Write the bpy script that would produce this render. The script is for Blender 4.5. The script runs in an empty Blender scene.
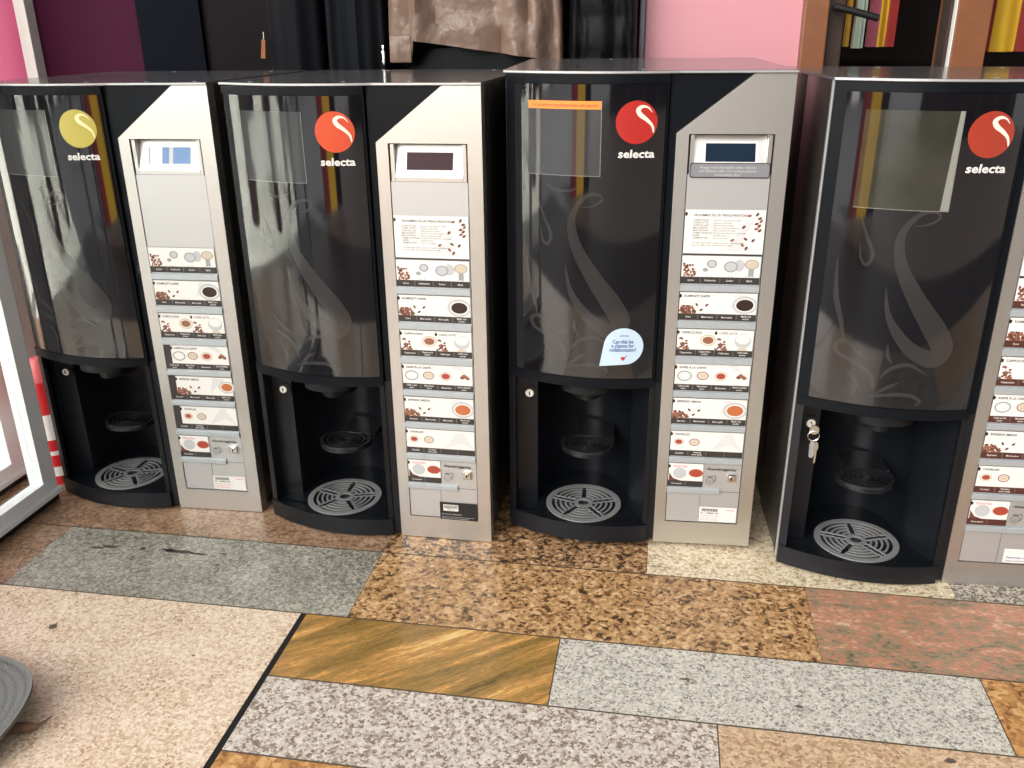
import bpy, bmesh, math, random
from mathutils import Matrix, Vector
C = bpy.context.scene.collection
R = math.radians
random.seed(7)

# ------------------------------------------------------------------ materials
def new_mat(name):
    m = bpy.data.materials.new(name); m.use_nodes = True
    return m, m.node_tree, m.node_tree.nodes['Principled BSDF']
def srgb(r, g, b):
    def f(c):
        c /= 255.0
        return c/12.92 if c <= .04045 else ((c+.055)/1.055)**2.4
    return (f(r), f(g), f(b), 1)
def mat(name, col, rough=.5, metal=0, coat=0, noise=0, nscale=40, bump=0, bscale=200, spec=.5, sheen=0, bdist=.002):
    m, nt, p = new_mat(name)
    p.inputs['Base Color'].default_value = col
    p.inputs['Roughness'].default_value = rough
    p.inputs['Metallic'].default_value = metal
    p.inputs['Coat Weight'].default_value = coat
    p.inputs['Coat Roughness'].default_value = .05
    p.inputs['Specular IOR Level'].default_value = spec
    p.inputs['Sheen Weight'].default_value = sheen
    if noise or bump:
        tc = nt.nodes.new('ShaderNodeTexCoord')
    if noise:
        n = nt.nodes.new('ShaderNodeTexNoise'); n.inputs['Scale'].default_value = nscale; n.inputs['Detail'].default_value = 4
        nt.links.new(tc.outputs['Object'], n.inputs['Vector'])
        mx = nt.nodes.new('ShaderNodeMix'); mx.data_type = 'RGBA'
        mx.inputs[6].default_value = tuple(c*(1-noise) for c in col[:3])+(1,)
        mx.inputs[7].default_value = tuple(min(1, c*(1+noise)) for c in col[:3])+(1,)
        nt.links.new(n.outputs['Fac'], mx.inputs[0]); nt.links.new(mx.outputs[2], p.inputs['Base Color'])
    if bump:
        n2 = nt.nodes.new('ShaderNodeTexNoise'); n2.inputs['Scale'].default_value = bscale; n2.inputs['Detail'].default_value = 3
        nt.links.new(tc.outputs['Object'], n2.inputs['Vector'])
        b = nt.nodes.new('ShaderNodeBump'); b.inputs['Strength'].default_value = bump; b.inputs['Distance'].default_value = bdist
        nt.links.new(n2.outputs['Fac'], b.inputs['Height']); nt.links.new(b.outputs['Normal'], p.inputs['Normal'])
    return m

def granite(name, stops, scale=220, big=30, bigmix=.35, stretch=(1, 1, 1), rot=0, rough=.33, cell=.6, distort=0):
    """stops: [(position, srgb tuple)]; grains are voronoi cells coloured along the ramp, clustered by a larger noise"""
    m, nt, p = new_mat(name); N = nt.nodes; L = nt.links
    tc = N.new('ShaderNodeTexCoord'); mp = N.new('ShaderNodeMapping')
    mp.vector_type = 'TEXTURE'; mp.inputs['Scale'].default_value = tuple(1/q for q in stretch); mp.inputs['Rotation'].default_value = (0, 0, rot)
    L.new(tc.outputs['Object'], mp.inputs['Vector'])
    nz = N.new('ShaderNodeTexNoise'); nz.inputs['Scale'].default_value = big; nz.inputs['Detail'].default_value = 5; nz.inputs['Roughness'].default_value = .6
    nz.inputs['Distortion'].default_value = distort
    L.new(mp.outputs[0], nz.inputs['Vector'])
    nw = N.new('ShaderNodeTexNoise'); nw.inputs['Scale'].default_value = scale*.7; nw.inputs['Detail'].default_value = 2
    L.new(mp.outputs[0], nw.inputs['Vector'])
    va = N.new('ShaderNodeVectorMath'); va.operation = 'MULTIPLY_ADD'
    va.inputs[1].default_value = (.006, .006, .006)
    L.new(nw.outputs['Color'], va.inputs[0]); L.new(mp.outputs[0], va.inputs[2])
    v = N.new('ShaderNodeTexVoronoi'); v.inputs['Scale'].default_value = scale
    L.new(va.outputs[0], v.inputs['Vector'])
    sp = N.new('ShaderNodeSeparateColor'); L.new(v.outputs['Color'], sp.inputs[0])
    # noise contrast stretched to 0..1
    mr = N.new('ShaderNodeMapRange'); mr.inputs[1].default_value = .3; mr.inputs[2].default_value = .7
    L.new(nz.outputs['Fac'], mr.inputs[0])
    mixf = N.new('ShaderNodeMix'); mixf.data_type = 'FLOAT'; mixf.inputs[0].default_value = bigmix
    L.new(sp.outputs[0], mixf.inputs[2]); L.new(mr.outputs[0], mixf.inputs[3])
    nf = N.new('ShaderNodeTexNoise'); nf.inputs['Scale'].default_value = scale*2.2; nf.inputs['Detail'].default_value = 2
    L.new(mp.outputs[0], nf.inputs['Vector'])
    ad = N.new('ShaderNodeMath'); ad.operation = 'MULTIPLY_ADD'; ad.inputs[1].default_value = .3; 
    L.new(nf.outputs['Fac'], ad.inputs[0]); L.new(mixf.outputs[0], ad.inputs[2])
    sb = N.new('ShaderNodeMath'); sb.operation = 'SUBTRACT'; sb.inputs[1].default_value = .15
    L.new(ad.outputs[0], sb.inputs[0])
    rp = N.new('ShaderNodeValToRGB'); cr = rp.color_ramp
    while len(cr.elements) < len(stops): cr.elements.new(.5)
    for e, (pos, col) in zip(cr.elements, stops):
        e.position = pos; e.color = srgb(*col)
    L.new(sb.outputs[0], rp.inputs[0]); L.new(rp.outputs[0], p.inputs['Base Color'])
    p.inputs['Roughness'].default_value = rough
    p.inputs['Specular IOR Level'].default_value = .35
    return m

M = {}
M['black'] = mat('black_plastic', (.0050, .0062, .0085, 1), .30, bump=.10, bscale=900, spec=.12)
M['black_matte'] = mat('black_matte_plastic', (.006, .007, .008, 1), .5, spec=.3)
M['gloss'] = mat('glossy_black_window', (.005, .005, .007, 1), .055, coat=.7)
M['bay'] = mat('black_bay_plastic', (.0075, .009, .012, 1), .30, spec=.35)
M['shelf'] = mat('black_shelf_plastic', (.014, .015, .017, 1), .22, spec=.6)
M['swirl'] = mat('grey_swirl_print', (.028, .027, .027, 1), .10, coat=.4)
M['body'] = mat('black_painted_steel', (.034, .031, .028, 1), .24, spec=.5)
M['top'] = mat('dark_grey_coated_sheet', (.11, .11, .115, 1), .20, coat=.3)
M['edge'] = mat('bare_sheet_edge', (.50, .50, .51, 1), .35, metal=.5)
M['silver'] = mat('silver_painted_panel', (.60, .585, .56, 1), .36, metal=.92, noise=.03, nscale=300)
M['silver2'] = mat('satin_grey_panel', (.52, .52, .52, 1), .42, metal=.6)
M['bar'] = mat('button_strip_metal', (.40, .43, .45, 1), .45, metal=.35)
M['chrome'] = mat('chrome', (.75, .74, .72, 1), .18, metal=1)
M['grate'] = mat('silver_grate_plastic', (.42, .42, .42, 1), .35, metal=.5)
M['white'] = mat('white_print', (.72, .70, .67, 1), .35, coat=.1)
M['cream'] = mat('cream_print', (.55, .46, .34, 1), .35)
M['band'] = mat('dark_band_print', (.035, .03, .028, 1), .35)
M['bandb'] = mat('brown_band_print', (.075, .025, .018, 1), .35)
M['bean'] = mat('bean_print', (.12, .042, .028, 1), .4)
M['bean2'] = mat('bean_light_print', (.26, .10, .055, 1), .4)
M['tea'] = mat('red_tea_print', (.34, .055, .035, 1), .35)
M['org'] = mat('orange_drink_print', (.46, .13, .045, 1), .35)
M['coffee'] = mat('black_coffee_print', (.03, .015, .012, 1), .35)
M['wash'] = mat('pale_wash_print', (.60, .60, .60, 1), .4)
M['pgrey'] = mat('pale_grey_print', (.30, .30, .31, 1), .4)
M['lgrey'] = mat('light_grey_print', (.46, .46, .47, 1), .4)
M['tgrey'] = mat('text_grey_print', (.055, .055, .06, 1), .5)
M['tblack'] = mat('black_print', (.012, .012, .012, 1), .4)
M['pink_txt'] = mat('pink_text_print', (.65, .20, .25, 1), .4)
M['blue_txt'] = mat('blue_text_print', (.02, .05, .22, 1), .4)
M['sticker'] = mat('pale_blue_sticker', (.50, .63, .75, 1), .4)
M['plate'] = mat('grey_plate', (.24, .24, .26, 1), .35, metal=.2)
M['logo_org'] = mat('orange_logo', (.56, .060, .018, 1), .3, coat=.15)
M['logo_red'] = mat('red_logo', (.42, .022, .018, 1), .3, coat=.15)
M['logo_deep'] = mat('deep_red_logo', (.34, .038, .020, 1), .3, coat=.15)
M['logo_yel'] = mat('faded_yellow_logo', (.48, .40, .08, 1), .3, coat=.15)
M['logo_s'] = mat('logo_pale', (.85, .74, .62, 1), .3)
M['logo_s_y'] = mat('logo_pale_yellow', (.80, .74, .42, 1), .3)
M['lcd_blue'] = mat('blue_display', (.004, .014, .034, 1), .35, spec=.12)
M['lcd_wine'] = mat('wine_display', (.034, .010, .016, 1), .35, spec=.12)
M['lcd_light'] = mat('pale_blue_display', (.10, .20, .40, 1), .3, spec=.3)
M['orange_strip'] = mat('orange_strip', (.85, .25, .03, 1), .35)
M['sleeve_grey'] = mat('smoky_sleeve', (.040, .042, .044, 1), .10, coat=.5)
M['sleeve_olive'] = mat('olive_grey_sleeve_insert', (.030, .030, .022, 1), .12, coat=.6, noise=.5, nscale=22)
M['sleeve_edge'] = mat('sleeve_edge', (.24, .24, .21, 1), .25)
M['pinkwall'] = mat('pink_wall', srgb(210, 146, 154), .38, noise=.03, nscale=6)
M['magenta'] = mat('magenta_wall', srgb(186, 70, 116), .5)
M['plum'] = mat('plum_wall', srgb(58, 13, 38), .6, noise=.05, spec=.08)
M['navy'] = mat('navy_panel', srgb(4, 8, 20), .6, spec=.06)
M['dark'] = mat('dark_panel', srgb(20, 15, 18), .6, spec=.1)
M['wood'] = mat('brown_wood', srgb(126, 77, 47), .42, noise=.22, nscale=30)
M['wood2'] = mat('dark_wood', srgb(52, 32, 22), .45, noise=.2, nscale=30)
M['whitep'] = mat('white_paint', srgb(236, 234, 228), .4)
M['alu'] = mat('white_aluminium', (.84, .86, .87, 1), .35)
M['grey_frame'] = mat('grey_metal_frame', srgb(110, 110, 118), .35, metal=.5)
M['coat_black'] = mat('black_wool', srgb(11, 13, 19), .8, bump=.25, bscale=500, spec=.2)
M['coat_char'] = mat('charcoal_cloth', srgb(17, 20, 26), .8, bump=.25, bscale=500, spec=.2)
M['quilt'] = mat('black_nylon', srgb(7, 8, 11), .55, bump=.2, bscale=120, spec=.18)
M['brown_nylon'] = mat('brown_nylon', srgb(128, 104, 90), .40, bump=.7, bscale=26, noise=.10, nscale=40, bdist=.012)
M['lining'] = mat('black_lining', srgb(12, 13, 15), .7, spec=.25)
M['leather'] = mat('tan_leather', srgb(158, 92, 42), .5)
M['yellow_cl'] = mat('yellow_cloth', srgb(236, 186, 44), .7)
M['red_cl'] = mat('dark_red_cloth', srgb(140, 32, 34), .7)
M['purple_cl'] = mat('mauve_cloth', srgb(140, 62, 82), .7)
M['mint_cl'] = mat('pale_mint_cloth', srgb(214, 228, 216), .7)
M['red_can'] = mat('red_label', srgb(205, 40, 44), .35)
M['pink_can'] = mat('pale_red_cap', srgb(222, 110, 112), .35)
M['brown_twig'] = mat('brown_twig', srgb(112, 84, 64), .7, noise=.3, nscale=200)
M['pave'] = mat('pale_paving', srgb(232, 226, 214), .7, noise=.35, nscale=9)
M['asphalt'] = mat('grey_asphalt', srgb(92, 92, 96), .8, noise=.3, nscale=8)
M['grout'] = mat('dark_grout', srgb(96, 82, 68), .8)
M['gapm'] = mat('black_joint', srgb(14, 12, 11), .8)
M['facade'] = mat('street_facade', srgb(62, 54, 48), .7, noise=.2, nscale=3)

def glass(name, tint=(1, 1, 1, 1), refl=.12):
    m, nt, p = new_mat(name)
    nt.nodes.remove(p); out = nt.nodes['Material Output']
    tr = nt.nodes.new('ShaderNodeBsdfTransparent'); tr.inputs[0].default_value = tint
    gl = nt.nodes.new('ShaderNodeBsdfGlossy'); gl.inputs['Roughness'].default_value = .02
    fr = nt.nodes.new('ShaderNodeFresnel'); fr.inputs[0].default_value = 1.5
    mx = nt.nodes.new('ShaderNodeMixShader')
    ge = nt.nodes.new('ShaderNodeNewGeometry'); iv = nt.nodes.new('ShaderNodeMath'); iv.operation = 'SUBTRACT'; iv.inputs[0].default_value = 1
    mu = nt.nodes.new('ShaderNodeMath'); mu.operation = 'MULTIPLY'
    nt.links.new(ge.outputs['Backfacing'], iv.inputs[1]); nt.links.new(iv.outputs[0], mu.inputs[0]); nt.links.new(fr.outputs[0], mu.inputs[1])
    nt.links.new(mu.outputs[0], mx.inputs[0]); nt.links.new(tr.outputs[0], mx.inputs[1]); nt.links.new(gl.outputs[0], mx.inputs[2])
    nt.links.new(mx.outputs[0], out.inputs[0])
    return m
M['glass'] = glass('clear_glass', (.97, .985, .98, 1))
M['glass_dark'] = glass('shop_window_glass', (.95, .96, .95, 1))

# ------------------------------------------------------------------ mesh helper
class MB:
    def __init__(s, mats):
        s.bm = bmesh.new(); s.mats = mats if isinstance(mats, (list, tuple)) else [mats]
    def mi(s, m):
        if m is None: return 0
        if m not in s.mats: s.mats = list(s.mats)+[m]
        return list(s.mats).index(m)
    def face(s, pts, m=None):
        vs = [s.bm.verts.new(p) for p in pts]
        try:
            f = s.bm.faces.new(vs); f.material_index = s.mi(m); return f
        except ValueError: return None
    def box(s, x0, x1, y0, y1, z0, z1, m=None, bev=0):
        g = bmesh.ops.create_cube(s.bm, size=1)
        vs = g['verts']
        for v in vs:
            v.co = Vector((x0+(v.co.x+.5)*(x1-x0), y0+(v.co.y+.5)*(y1-y0), z0+(v.co.z+.5)*(z1-z0)))
        fs = set(f for v in vs for f in v.link_faces)
        for f in fs: f.material_index = s.mi(m)
        if bev:
            es = list(set(e for v in vs for e in v.link_edges))
            r = bmesh.ops.bevel(s.bm, geom=es, offset=bev, segments=2, affect='EDGES', profile=.6)
            for f in r['faces']: f.material_index = s.mi(m)
    def prism(s, poly, lo, hi, axis='z', m=None):
        """poly of (a,b): axis z -> (x,y) extruded in z; axis y -> (x,z) extruded in y; axis x -> (y,z) extruded in x"""
        def P(a, b, c):
            return (a, b, c) if axis == 'z' else (a, c, b) if axis == 'y' else (c, a, b)
        A = [s.bm.verts.new(P(a, b, lo)) for a, b in poly]; B = [s.bm.verts.new(P(a, b, hi)) for a, b in poly]
        n = len(poly); fs = []
        fs.append(s.bm.faces.new(A)); fs.append(s.bm.faces.new(B[::-1]))
        for i in range(n):
            fs.append(s.bm.faces.new((A[i], B[i], B[(i+1) % n], A[(i+1) % n])))
        for f in fs: f.material_index = s.mi(m)
    def cyl(s, c, r, h, axis='z', n=32, m=None, r2=None):
        r2 = r if r2 is None else r2
        def P(a, b, k):
            return Vector(c)+Vector((a, b, k) if axis == 'z' else (a, k, b) if axis == 'y' else (k, a, b))
        A = [s.bm.verts.new(P(r*math.cos(2*math.pi*i/n), r*math.sin(2*math.pi*i/n), 0)) for i in range(n)]
        B = [s.bm.verts.new(P(r2*math.cos(2*math.pi*i/n), r2*math.sin(2*math.pi*i/n), h)) for i in range(n)]
        fs = [s.bm.faces.new(A), s.bm.faces.new(B[::-1])]
        for i in range(n): fs.append(s.bm.faces.new((A[i], B[i], B[(i+1) % n], A[(i+1) % n])))
        for f in fs: f.material_index = s.mi(m)
    def lathe(s, prof, c=(0, 0, 0), n=32, m=None, ms=None):
        rings = []
        for r, z in prof:
            rings.append([s.bm.verts.new((c[0]+r*math.cos(2*math.pi*i/n), c[1]+r*math.sin(2*math.pi*i/n), c[2]+z)) for i in range(n)])
        for k in range(len(rings)-1):
            for i in range(n):
                f = s.bm.faces.new((rings[k][i], rings[k][(i+1) % n], rings[k+1][(i+1) % n], rings[k+1][i]))
                f.material_index = s.mi(ms[k] if ms else m)
        for rg, fl in ((rings[0], True), (rings[-1], False)):
            f = s.bm.faces.new(rg[::-1] if fl else rg); f.material_index = s.mi((ms[0] if fl else ms[-1]) if ms else m)
    def tube(s, pts, r, n=10, m=None):
        pts = [Vector(p) for p in pts]; rs = r if isinstance(r, (list, tuple)) else [r]*len(pts)
        rings = []
        for i, p in enumerate(pts):
            d = (pts[min(i+1, len(pts)-1)]-pts[max(i-1, 0)]).normalized()
            u = d.cross(Vector((0, 0, 1)))
            if u.length < .05: u = d.cross(Vector((1, 0, 0)))
            u.normalize(); w = d.cross(u)
            rings.append([s.bm.verts.new(p+rs[i]*(u*math.cos(2*math.pi*k/n)+w*math.sin(2*math.pi*k/n))) for k in range(n)])
        for a, b in zip(rings, rings[1:]):
            for k in range(n):
                s.bm.faces.new((a[k], a[(k+1) % n], b[(k+1) % n], b[k])).material_index = s.mi(m)
        s.bm.faces.new(rings[0][::-1]).material_index = s.mi(m); s.bm.faces.new(rings[-1]).material_index = s.mi(m)
    def mesh(s, name, smooth=None):
        bmesh.ops.recalc_face_normals(s.bm, faces=s.bm.faces)
        me = bpy.data.meshes.new(name); s.bm.to_mesh(me); s.bm.free()
        for m in s.mats: me.materials.append(m)
        if smooth is not None:
            me.polygons.foreach_set('use_smooth', [True]*len(me.polygons))
            me.set_sharp_from_angle(angle=R(smooth))
        return me
    def build(s, name, parent=None, smooth=None):
        return link(name, s.mesh(name, smooth), parent)
def link(name, me, parent=None):
    o = bpy.data.objects.new(name, me); C.objects.link(o)
    if parent: o.parent = parent
    return o
def tag(o, label=None, cat=None, group=None, kind=None):
    if label: o['label'] = label
    if cat: o['category'] = cat
    if group: o['group'] = group
    if kind: o['kind'] = kind
    return o
def empty(name, loc=(0, 0, 0), rot=None):
    o = bpy.data.objects.new(name, None); C.objects.link(o); o.location = loc
    if rot is not None: o.rotation_euler = rot
    return o

# ------------------------------------------------------------------ text to faces
_tc = {}
def text_faces(s, size, bold=0, align='CENTER', shear=0, width=None):
    key = (s, size, bold, align, shear, width)
    if key in _tc: return _tc[key]
    cu = bpy.data.curves.new('txt', 'FONT'); cu.body = s; cu.size = size; cu.align_x = align; cu.offset = bold*size; cu.shear = shear
    cu.resolution_u = 2
    o = bpy.data.objects.new('txt', cu); C.objects.link(o)
    bpy.context.view_layer.update()
    me = bpy.data.meshes.new_from_object(o.evaluated_get(bpy.context.evaluated_depsgraph_get()))
    vs = [v.co.copy() for v in me.vertices]; fs = [list(p.vertices) for p in me.polygons]
    if width and vs:
        x0 = min(v.x for v in vs); x1 = max(v.x for v in vs); k = width/max(1e-6, x1-x0)
        for v in vs: v.x *= k
    bpy.data.objects.remove(o); bpy.data.curves.remove(cu); bpy.data.meshes.remove(me)
    _tc[key] = (vs, fs)
    return vs, fs

class Decal(MB):
    """flat printed shapes on a surface given by surf(x, z, layer) -> point; layers are stacked 0.12 mm apart"""
    def __init__(s, mats, surf, step=None):
        super().__init__(mats); s.surf = surf; s.step = step
    def poly(s, pts, m, layer=1):
        s.face([s.surf(x, z, layer) for x, z in pts], m)
    def rect(s, x0, x1, z0, z1, m, layer=1):
        if s.step and x1-x0 > s.step:
            n = math.ceil((x1-x0)/s.step)
            for i in range(n):
                a = x0+(x1-x0)*i/n; b = x0+(x1-x0)*(i+1)/n
                s.poly([(a, z0), (b, z0), (b, z1), (a, z1)], m, layer)
        else: s.poly([(x0, z0), (x1, z0), (x1, z1), (x0, z1)], m, layer)
    def ell(s, x, z, rx, rz, m, layer=1, rot=0, n=20):
        c, d = math.cos(rot), math.sin(rot)
        P = [(x+rx*math.cos(t)*c-rz*math.sin(t)*d, z+rx*math.cos(t)*d+rz*math.sin(t)*c) for t in (2*math.pi*i/n for i in range(n))]
        if s.step:      # fan, so it follows the curve
            for i in range(n): s.poly([(x, z), P[i], P[(i+1) % n]], m, layer)
        else: s.poly(P, m, layer)
    def ring(s, x, z, rx, rz, w, m, layer=1, n=24):
        for i in range(n):
            a, b = 2*math.pi*i/n, 2*math.pi*(i+1)/n
            s.poly([(x+rx*math.cos(a), z+rz*math.sin(a)), (x+rx*math.cos(b), z+rz*math.sin(b)),
                    (x+(rx-w)*math.cos(b), z+(rz-w)*math.sin(b)), (x+(rx-w)*math.cos(a), z+(rz-w)*math.sin(a))], m, layer)
    def stroke(s, pts, ws, m, layer=1, sub=6):
        P = []
        n = len(pts)
        for i in range(n-1):
            p0, p1, p2, p3 = (pts[max(i-1, 0)], pts[i], pts[i+1], pts[min(i+2, n-1)])
            for k in range(sub):
                t = k/sub
                q = [.5*((2*p1[j])+(-p0[j]+p2[j])*t+(2*p0[j]-5*p1[j]+4*p2[j]-p3[j])*t*t+(-p0[j]+3*p1[j]-3*p2[j]+p3[j])*t**3) for j in (0, 1)]
                P.append((q[0], q[1], ws[i]+(ws[i+1]-ws[i])*t))
        P.append((pts[-1][0], pts[-1][1], ws[-1]))
        E = []
        for i, (x, z, w) in enumerate(P):
            a = P[max(i-1, 0)]; b = P[min(i+1, len(P)-1)]
            dx, dz = b[0]-a[0], b[1]-a[1]; l = math.hypot(dx, dz) or 1
            E.append(((x-dz/l*w/2, z+dx/l*w/2), (x+dz/l*w/2, z-dx/l*w/2)))
        k = max(1, math.ceil(max(ws)/s.step*1.5)) if s.step else 1
        for (a, b), (c, d) in zip(E, E[1:]):
            for i in range(k):
                f = lambda p, q, u: (p[0]+(q[0]-p[0])*u, p[1]+(q[1]-p[1])*u)
                s.poly([f(a, b, i/k), f(a, b, (i+1)/k), f(c, d, (i+1)/k), f(c, d, i/k)], m, layer)
    def text(s, string, x, z, size, m, layer=2, bold=.0, align='CENTER', shear=0, width=None):
        vs, fs = text_faces(string, size, bold, align, shear, width)
        mi = s.mi(m)
        bv = [s.bm.verts.new(s.surf(x+v.x, z+v.y, layer)) for v in vs]
        for f in fs:
            try: s.bm.faces.new([bv[i] for i in f]).material_index = mi
            except ValueError: pass
    def beans(s, x, z, w, h, n, seed, layer=2, size=.0022, ms=('bean', 'bean2')):
        rnd = random.Random(seed)
        for i in range(n):
            a, b = rnd.random(), rnd.random()**1.6
            s.ell(x+a*w*(1-.35*b), z+b*h, size*1.3*rnd.uniform(.8, 1.2), size*.82, M[rnd.choice(ms)], layer+i*.02, rot=rnd.uniform(0, 3), n=8)

# ------------------------------------------------------------------ coffee machine
W, D, H = .4078, .446, .750
SX, ZK, XE = .2493, .6666, .3513
ZS = .289
def yd(x):                     # curved front of the door, seen from above
    t = x/SX
    return .034*(1-t)-4*.028*t*(1-t)
def arc(x0, x1, off=0, n=20): return [(x0+(x1-x0)*i/n, yd(x0+(x1-x0)*i/n)-off) for i in range(n+1)]
STEP = .00013
def on_door(x, z, l): return (x, yd(x)-.0016-STEP*l, z)
def on_panel(x, z, l): return (x, -STEP*l, z)

_cache = {}
def shared(key, fn):
    if key not in _cache: _cache[key] = fn()
    return _cache[key]

def me_cabinet():
    b = MB(M['body'])
    b.box(.004, W-.002, .215, D, .010, H-.004, bev=.002)              # rear half
    b.box(.0015, .0075, .036, .22, .010, H-.004, bev=.001)             # left cheek
    b.box(SX+.001, W-.002, .0235, .22, .010, H-.004, bev=.002)         # right half behind the panel
    b.box(.0075, SX+.001, .040, .22, ZS+.004, H-.004)                 # above the bay
    b.box(.0075, SX+.001, .034, .22, .010, .020)
    return b.mesh('cabinet', 40)
def me_trim():
    b = MB(M['edge'])
    b.box(-.0008, .0014, .0345, .0425, .010, H-.004, bev=.0004)
    return b.mesh('edge_trim')
def me_top():
    b = MB([M['top'], M['edge']])
    pts = [(-.001, D+.002)]+[(-.001, .030)]+[(x, yd(x)-.003) for x in [SX*i/14 for i in range(1, 15)]]+[(W+.001, -.003), (W+.001, D+.002)]
    b.prism(pts, H-.004, H)
    f = [p for p in pts[1:-1]]
    for (x0, y0), (x1, y1) in zip(f, f[1:]):                          # bright folded edge
        b.face([(x0, y0-.0004, H-.0032), (x1, y1-.0004, H-.0032), (x1, y1-.0004, H-.0006), (x0, y0-.0004, H-.0006)], M['edge'])
    for x, yy in ((.05, .03), (.20, .02), (.30, .02), (.38, .02), (.15, .4), (.35, .4)):
        b.cyl((x, yy, H-.001), .0032, .0016, n=14, m=M['plate'])
    return b.mesh('top_cover', 40)
def me_front():
    b = MB(M['silver'])
    y0, y1 = 0, .024
    ix0, ix1, iz0, iz1 = .2672, .3862, .0415, .6655
    zt, zb = H-.0045, .0012
    b.prism([(SX, zb), (ix0, zb), (ix0, ZK+(XE-SX)*0+(ix0-SX)*(zt-ZK)/(XE-SX)), (SX, ZK)], y0, y1, 'y')
    b.prism([(ix1, zb), (W, zb), (W, zt), (ix1, zt)], y0, y1, 'y')
    b.prism([(ix0, zb), (ix1, zb), (ix1, iz0), (ix0, iz0)], y0, y1, 'y')
    b.prism([(ix0, iz1), (ix1, iz1), (ix1, zt), (XE, zt), (ix0, ZK+(ix0-SX)*(zt-ZK)/(XE-SX))], y0, y1, 'y')
    return b.mesh('front_panel')
def me_blackcorner():
    b = MB(M['black'])
    b.prism([(.2385, ZS), (SX-.0008, ZS), (SX-.0008, ZK+.001), (XE-.0012, H-.0045), (.2385, H-.0045)], .0015, .012, 'y')
    return b.mesh('corner_panel')
def me_control():
    b = MB([M['silver2'], M['tblack']])
    b.box(.2668, .3866, .0046, .0085, .0405, .6100, m=M['tblack'])
    b.box(.2668, .3866, .0200, .0230, .6100, .6665, m=M['tblack'])
    b.box(.2685, .3850, .0012, .0045, .0428, .6100)
    for z in (.1005,): b.box(.2685, .3850, .0008, .0013, z-.0004, z+.0002, m=M['tgrey'])
    b.box(.3222, .3226, .0007, .0013, .043, .1, m=M['tgrey'])
    return b.mesh('control_panel')
def me_dispframe():
    b = MB(M['silver'])
    x0, x1 = .2700, .3838; zb, zt = .6105, .6640
    # tilted face, deeper at the top, between two wedge cheeks
    f0, f1, d0, d1 = x0+.006, x1-.006, .0015, .017
    b.prism([(.0012, zb), (.0012, zb+.006), (.0160, zt-.002), (.020, zt-.002), (.020, zb)], f0, f1, 'x')
    b.prism([(.0012, zb), (.0012, zt), (.02, zt), (.02, zb)], x0, f0-.0005, 'x')
    b.prism([(.0012, zb), (.0012, zt), (.02, zt), (.02, zb)], f1+.0005, x1, 'x')
    return b.mesh('display_housing')
def disp_pt(x, z, l):
    y = .0012+(z-.6165)/(.662-.6165)*.0148
    return (x, y-.0006-STEP*l, z)
def me_display(mk, glare):
    d = Decal([M['white']], disp_pt)
    d.rect(.2885, .3665, .6235, .6545, M['white'], 0)
    d.rect(.2925, .3625, .6270, .6515, M[mk], 1)
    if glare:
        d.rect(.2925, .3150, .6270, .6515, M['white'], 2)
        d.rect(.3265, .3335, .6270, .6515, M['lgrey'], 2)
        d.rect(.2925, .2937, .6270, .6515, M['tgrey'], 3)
    return d.mesh('display')
def me_info():
    d = Decal([M['white']], on_panel)
    x0, x1, z0, z1 = .2692, .3842, .4955, .5600
    d.rect(x0, x1, z0, z1, M['white'], 1)
    d.rect(x0, x1, z0-.0022, z0, M['band'], 1)
    d.ell(x0+.0015, z1-.0065, .0018, .0030, M['tblack'], 2)
    d.text('VÄLKOMMEN TILL EN TREVLIG FIKASTUND', x0+.012, z1-.0095, .0046, M['tgrey'], 2, .02, 'LEFT', width=.078)
    L = ['CAPPUCCINO', 'CAFFÈ LATTE', 'CAFÉ AU LAIT', 'MACCHIATO', 'MOCACCINO', 'VARM CHOKLAD', 'KAFFE', 'VARMVATTEN']
    Rr = ['Espresso och skummad mjölk', 'Espresso med mjölk', 'Kaffe med varm mjölk', 'Espresso med lite mjölkskum',
          'Kaffe, choklad och mjölk', 'Choklad med skummad varm mjölk', 'Nymalda bönor', 'För te och soppa']
    for i, (a, b) in enumerate(zip(L, Rr)):
        z = z1-.0165-i*.0037
        d.text(a, x0+.012, z, .0036, M['tgrey'], 2, .01, 'LEFT'); d.text(b, x0+.041, z, .0033, M['tgrey'], 2, 0, 'LEFT')
    for i, s_ in enumerate(['Du väljer själv styrka, socker och mjölk med knapparna', 'innan du väljer dryck. Ställ koppen på hyllan.']):
        d.text(s_, x0+.012, z1-.0495-i*.0036, .0033, M['tgrey'], 2, 0, 'LEFT')
    d.poly([(x0+.062, z0+.004), (x0+.085, z0+.045), (x0+.1, z0+.05), (x0+.085, z0+.02), (x0+.1, z0+.004)], M['wash'], 1.4)
    for i, (bx, bz, r_) in enumerate(((.092, .058, .2), (.103, .060, 1), (.107, .054, .4), (.109, .050, .9), (.103, .046, .2), (.107, .043, .8), (.103, .0385, .1), (.108, .036, .6),
                       (.085, .041, .8), (.070, .021, .5), (.089, .023, 2.6), (.1, .021, .9), (.085, .014, 2.3), (.091, .009, 1.0))):
        d.ell(x0+bx, z0+bz*.97, .0032, .0019, M['bean' if i % 3 else 'bean2'], 2+i*.03, rot=r_, n=12)
    return d.mesh('info_label')
ROWS = [(.4505, .4922), (.3935, .4362), (.3358, .3785), (.2783, .3216), (.2207, .2644), (.1638, .2074), (.1087, .1499)]
BARS = [(.4378, .4482), (.3800, .3912), (.3224, .3335), (.2663, .2760), (.2090, .2185), (.1518, .1615), (.0967, .1065)]
LX0, LX1 = .2686, .3835
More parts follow.
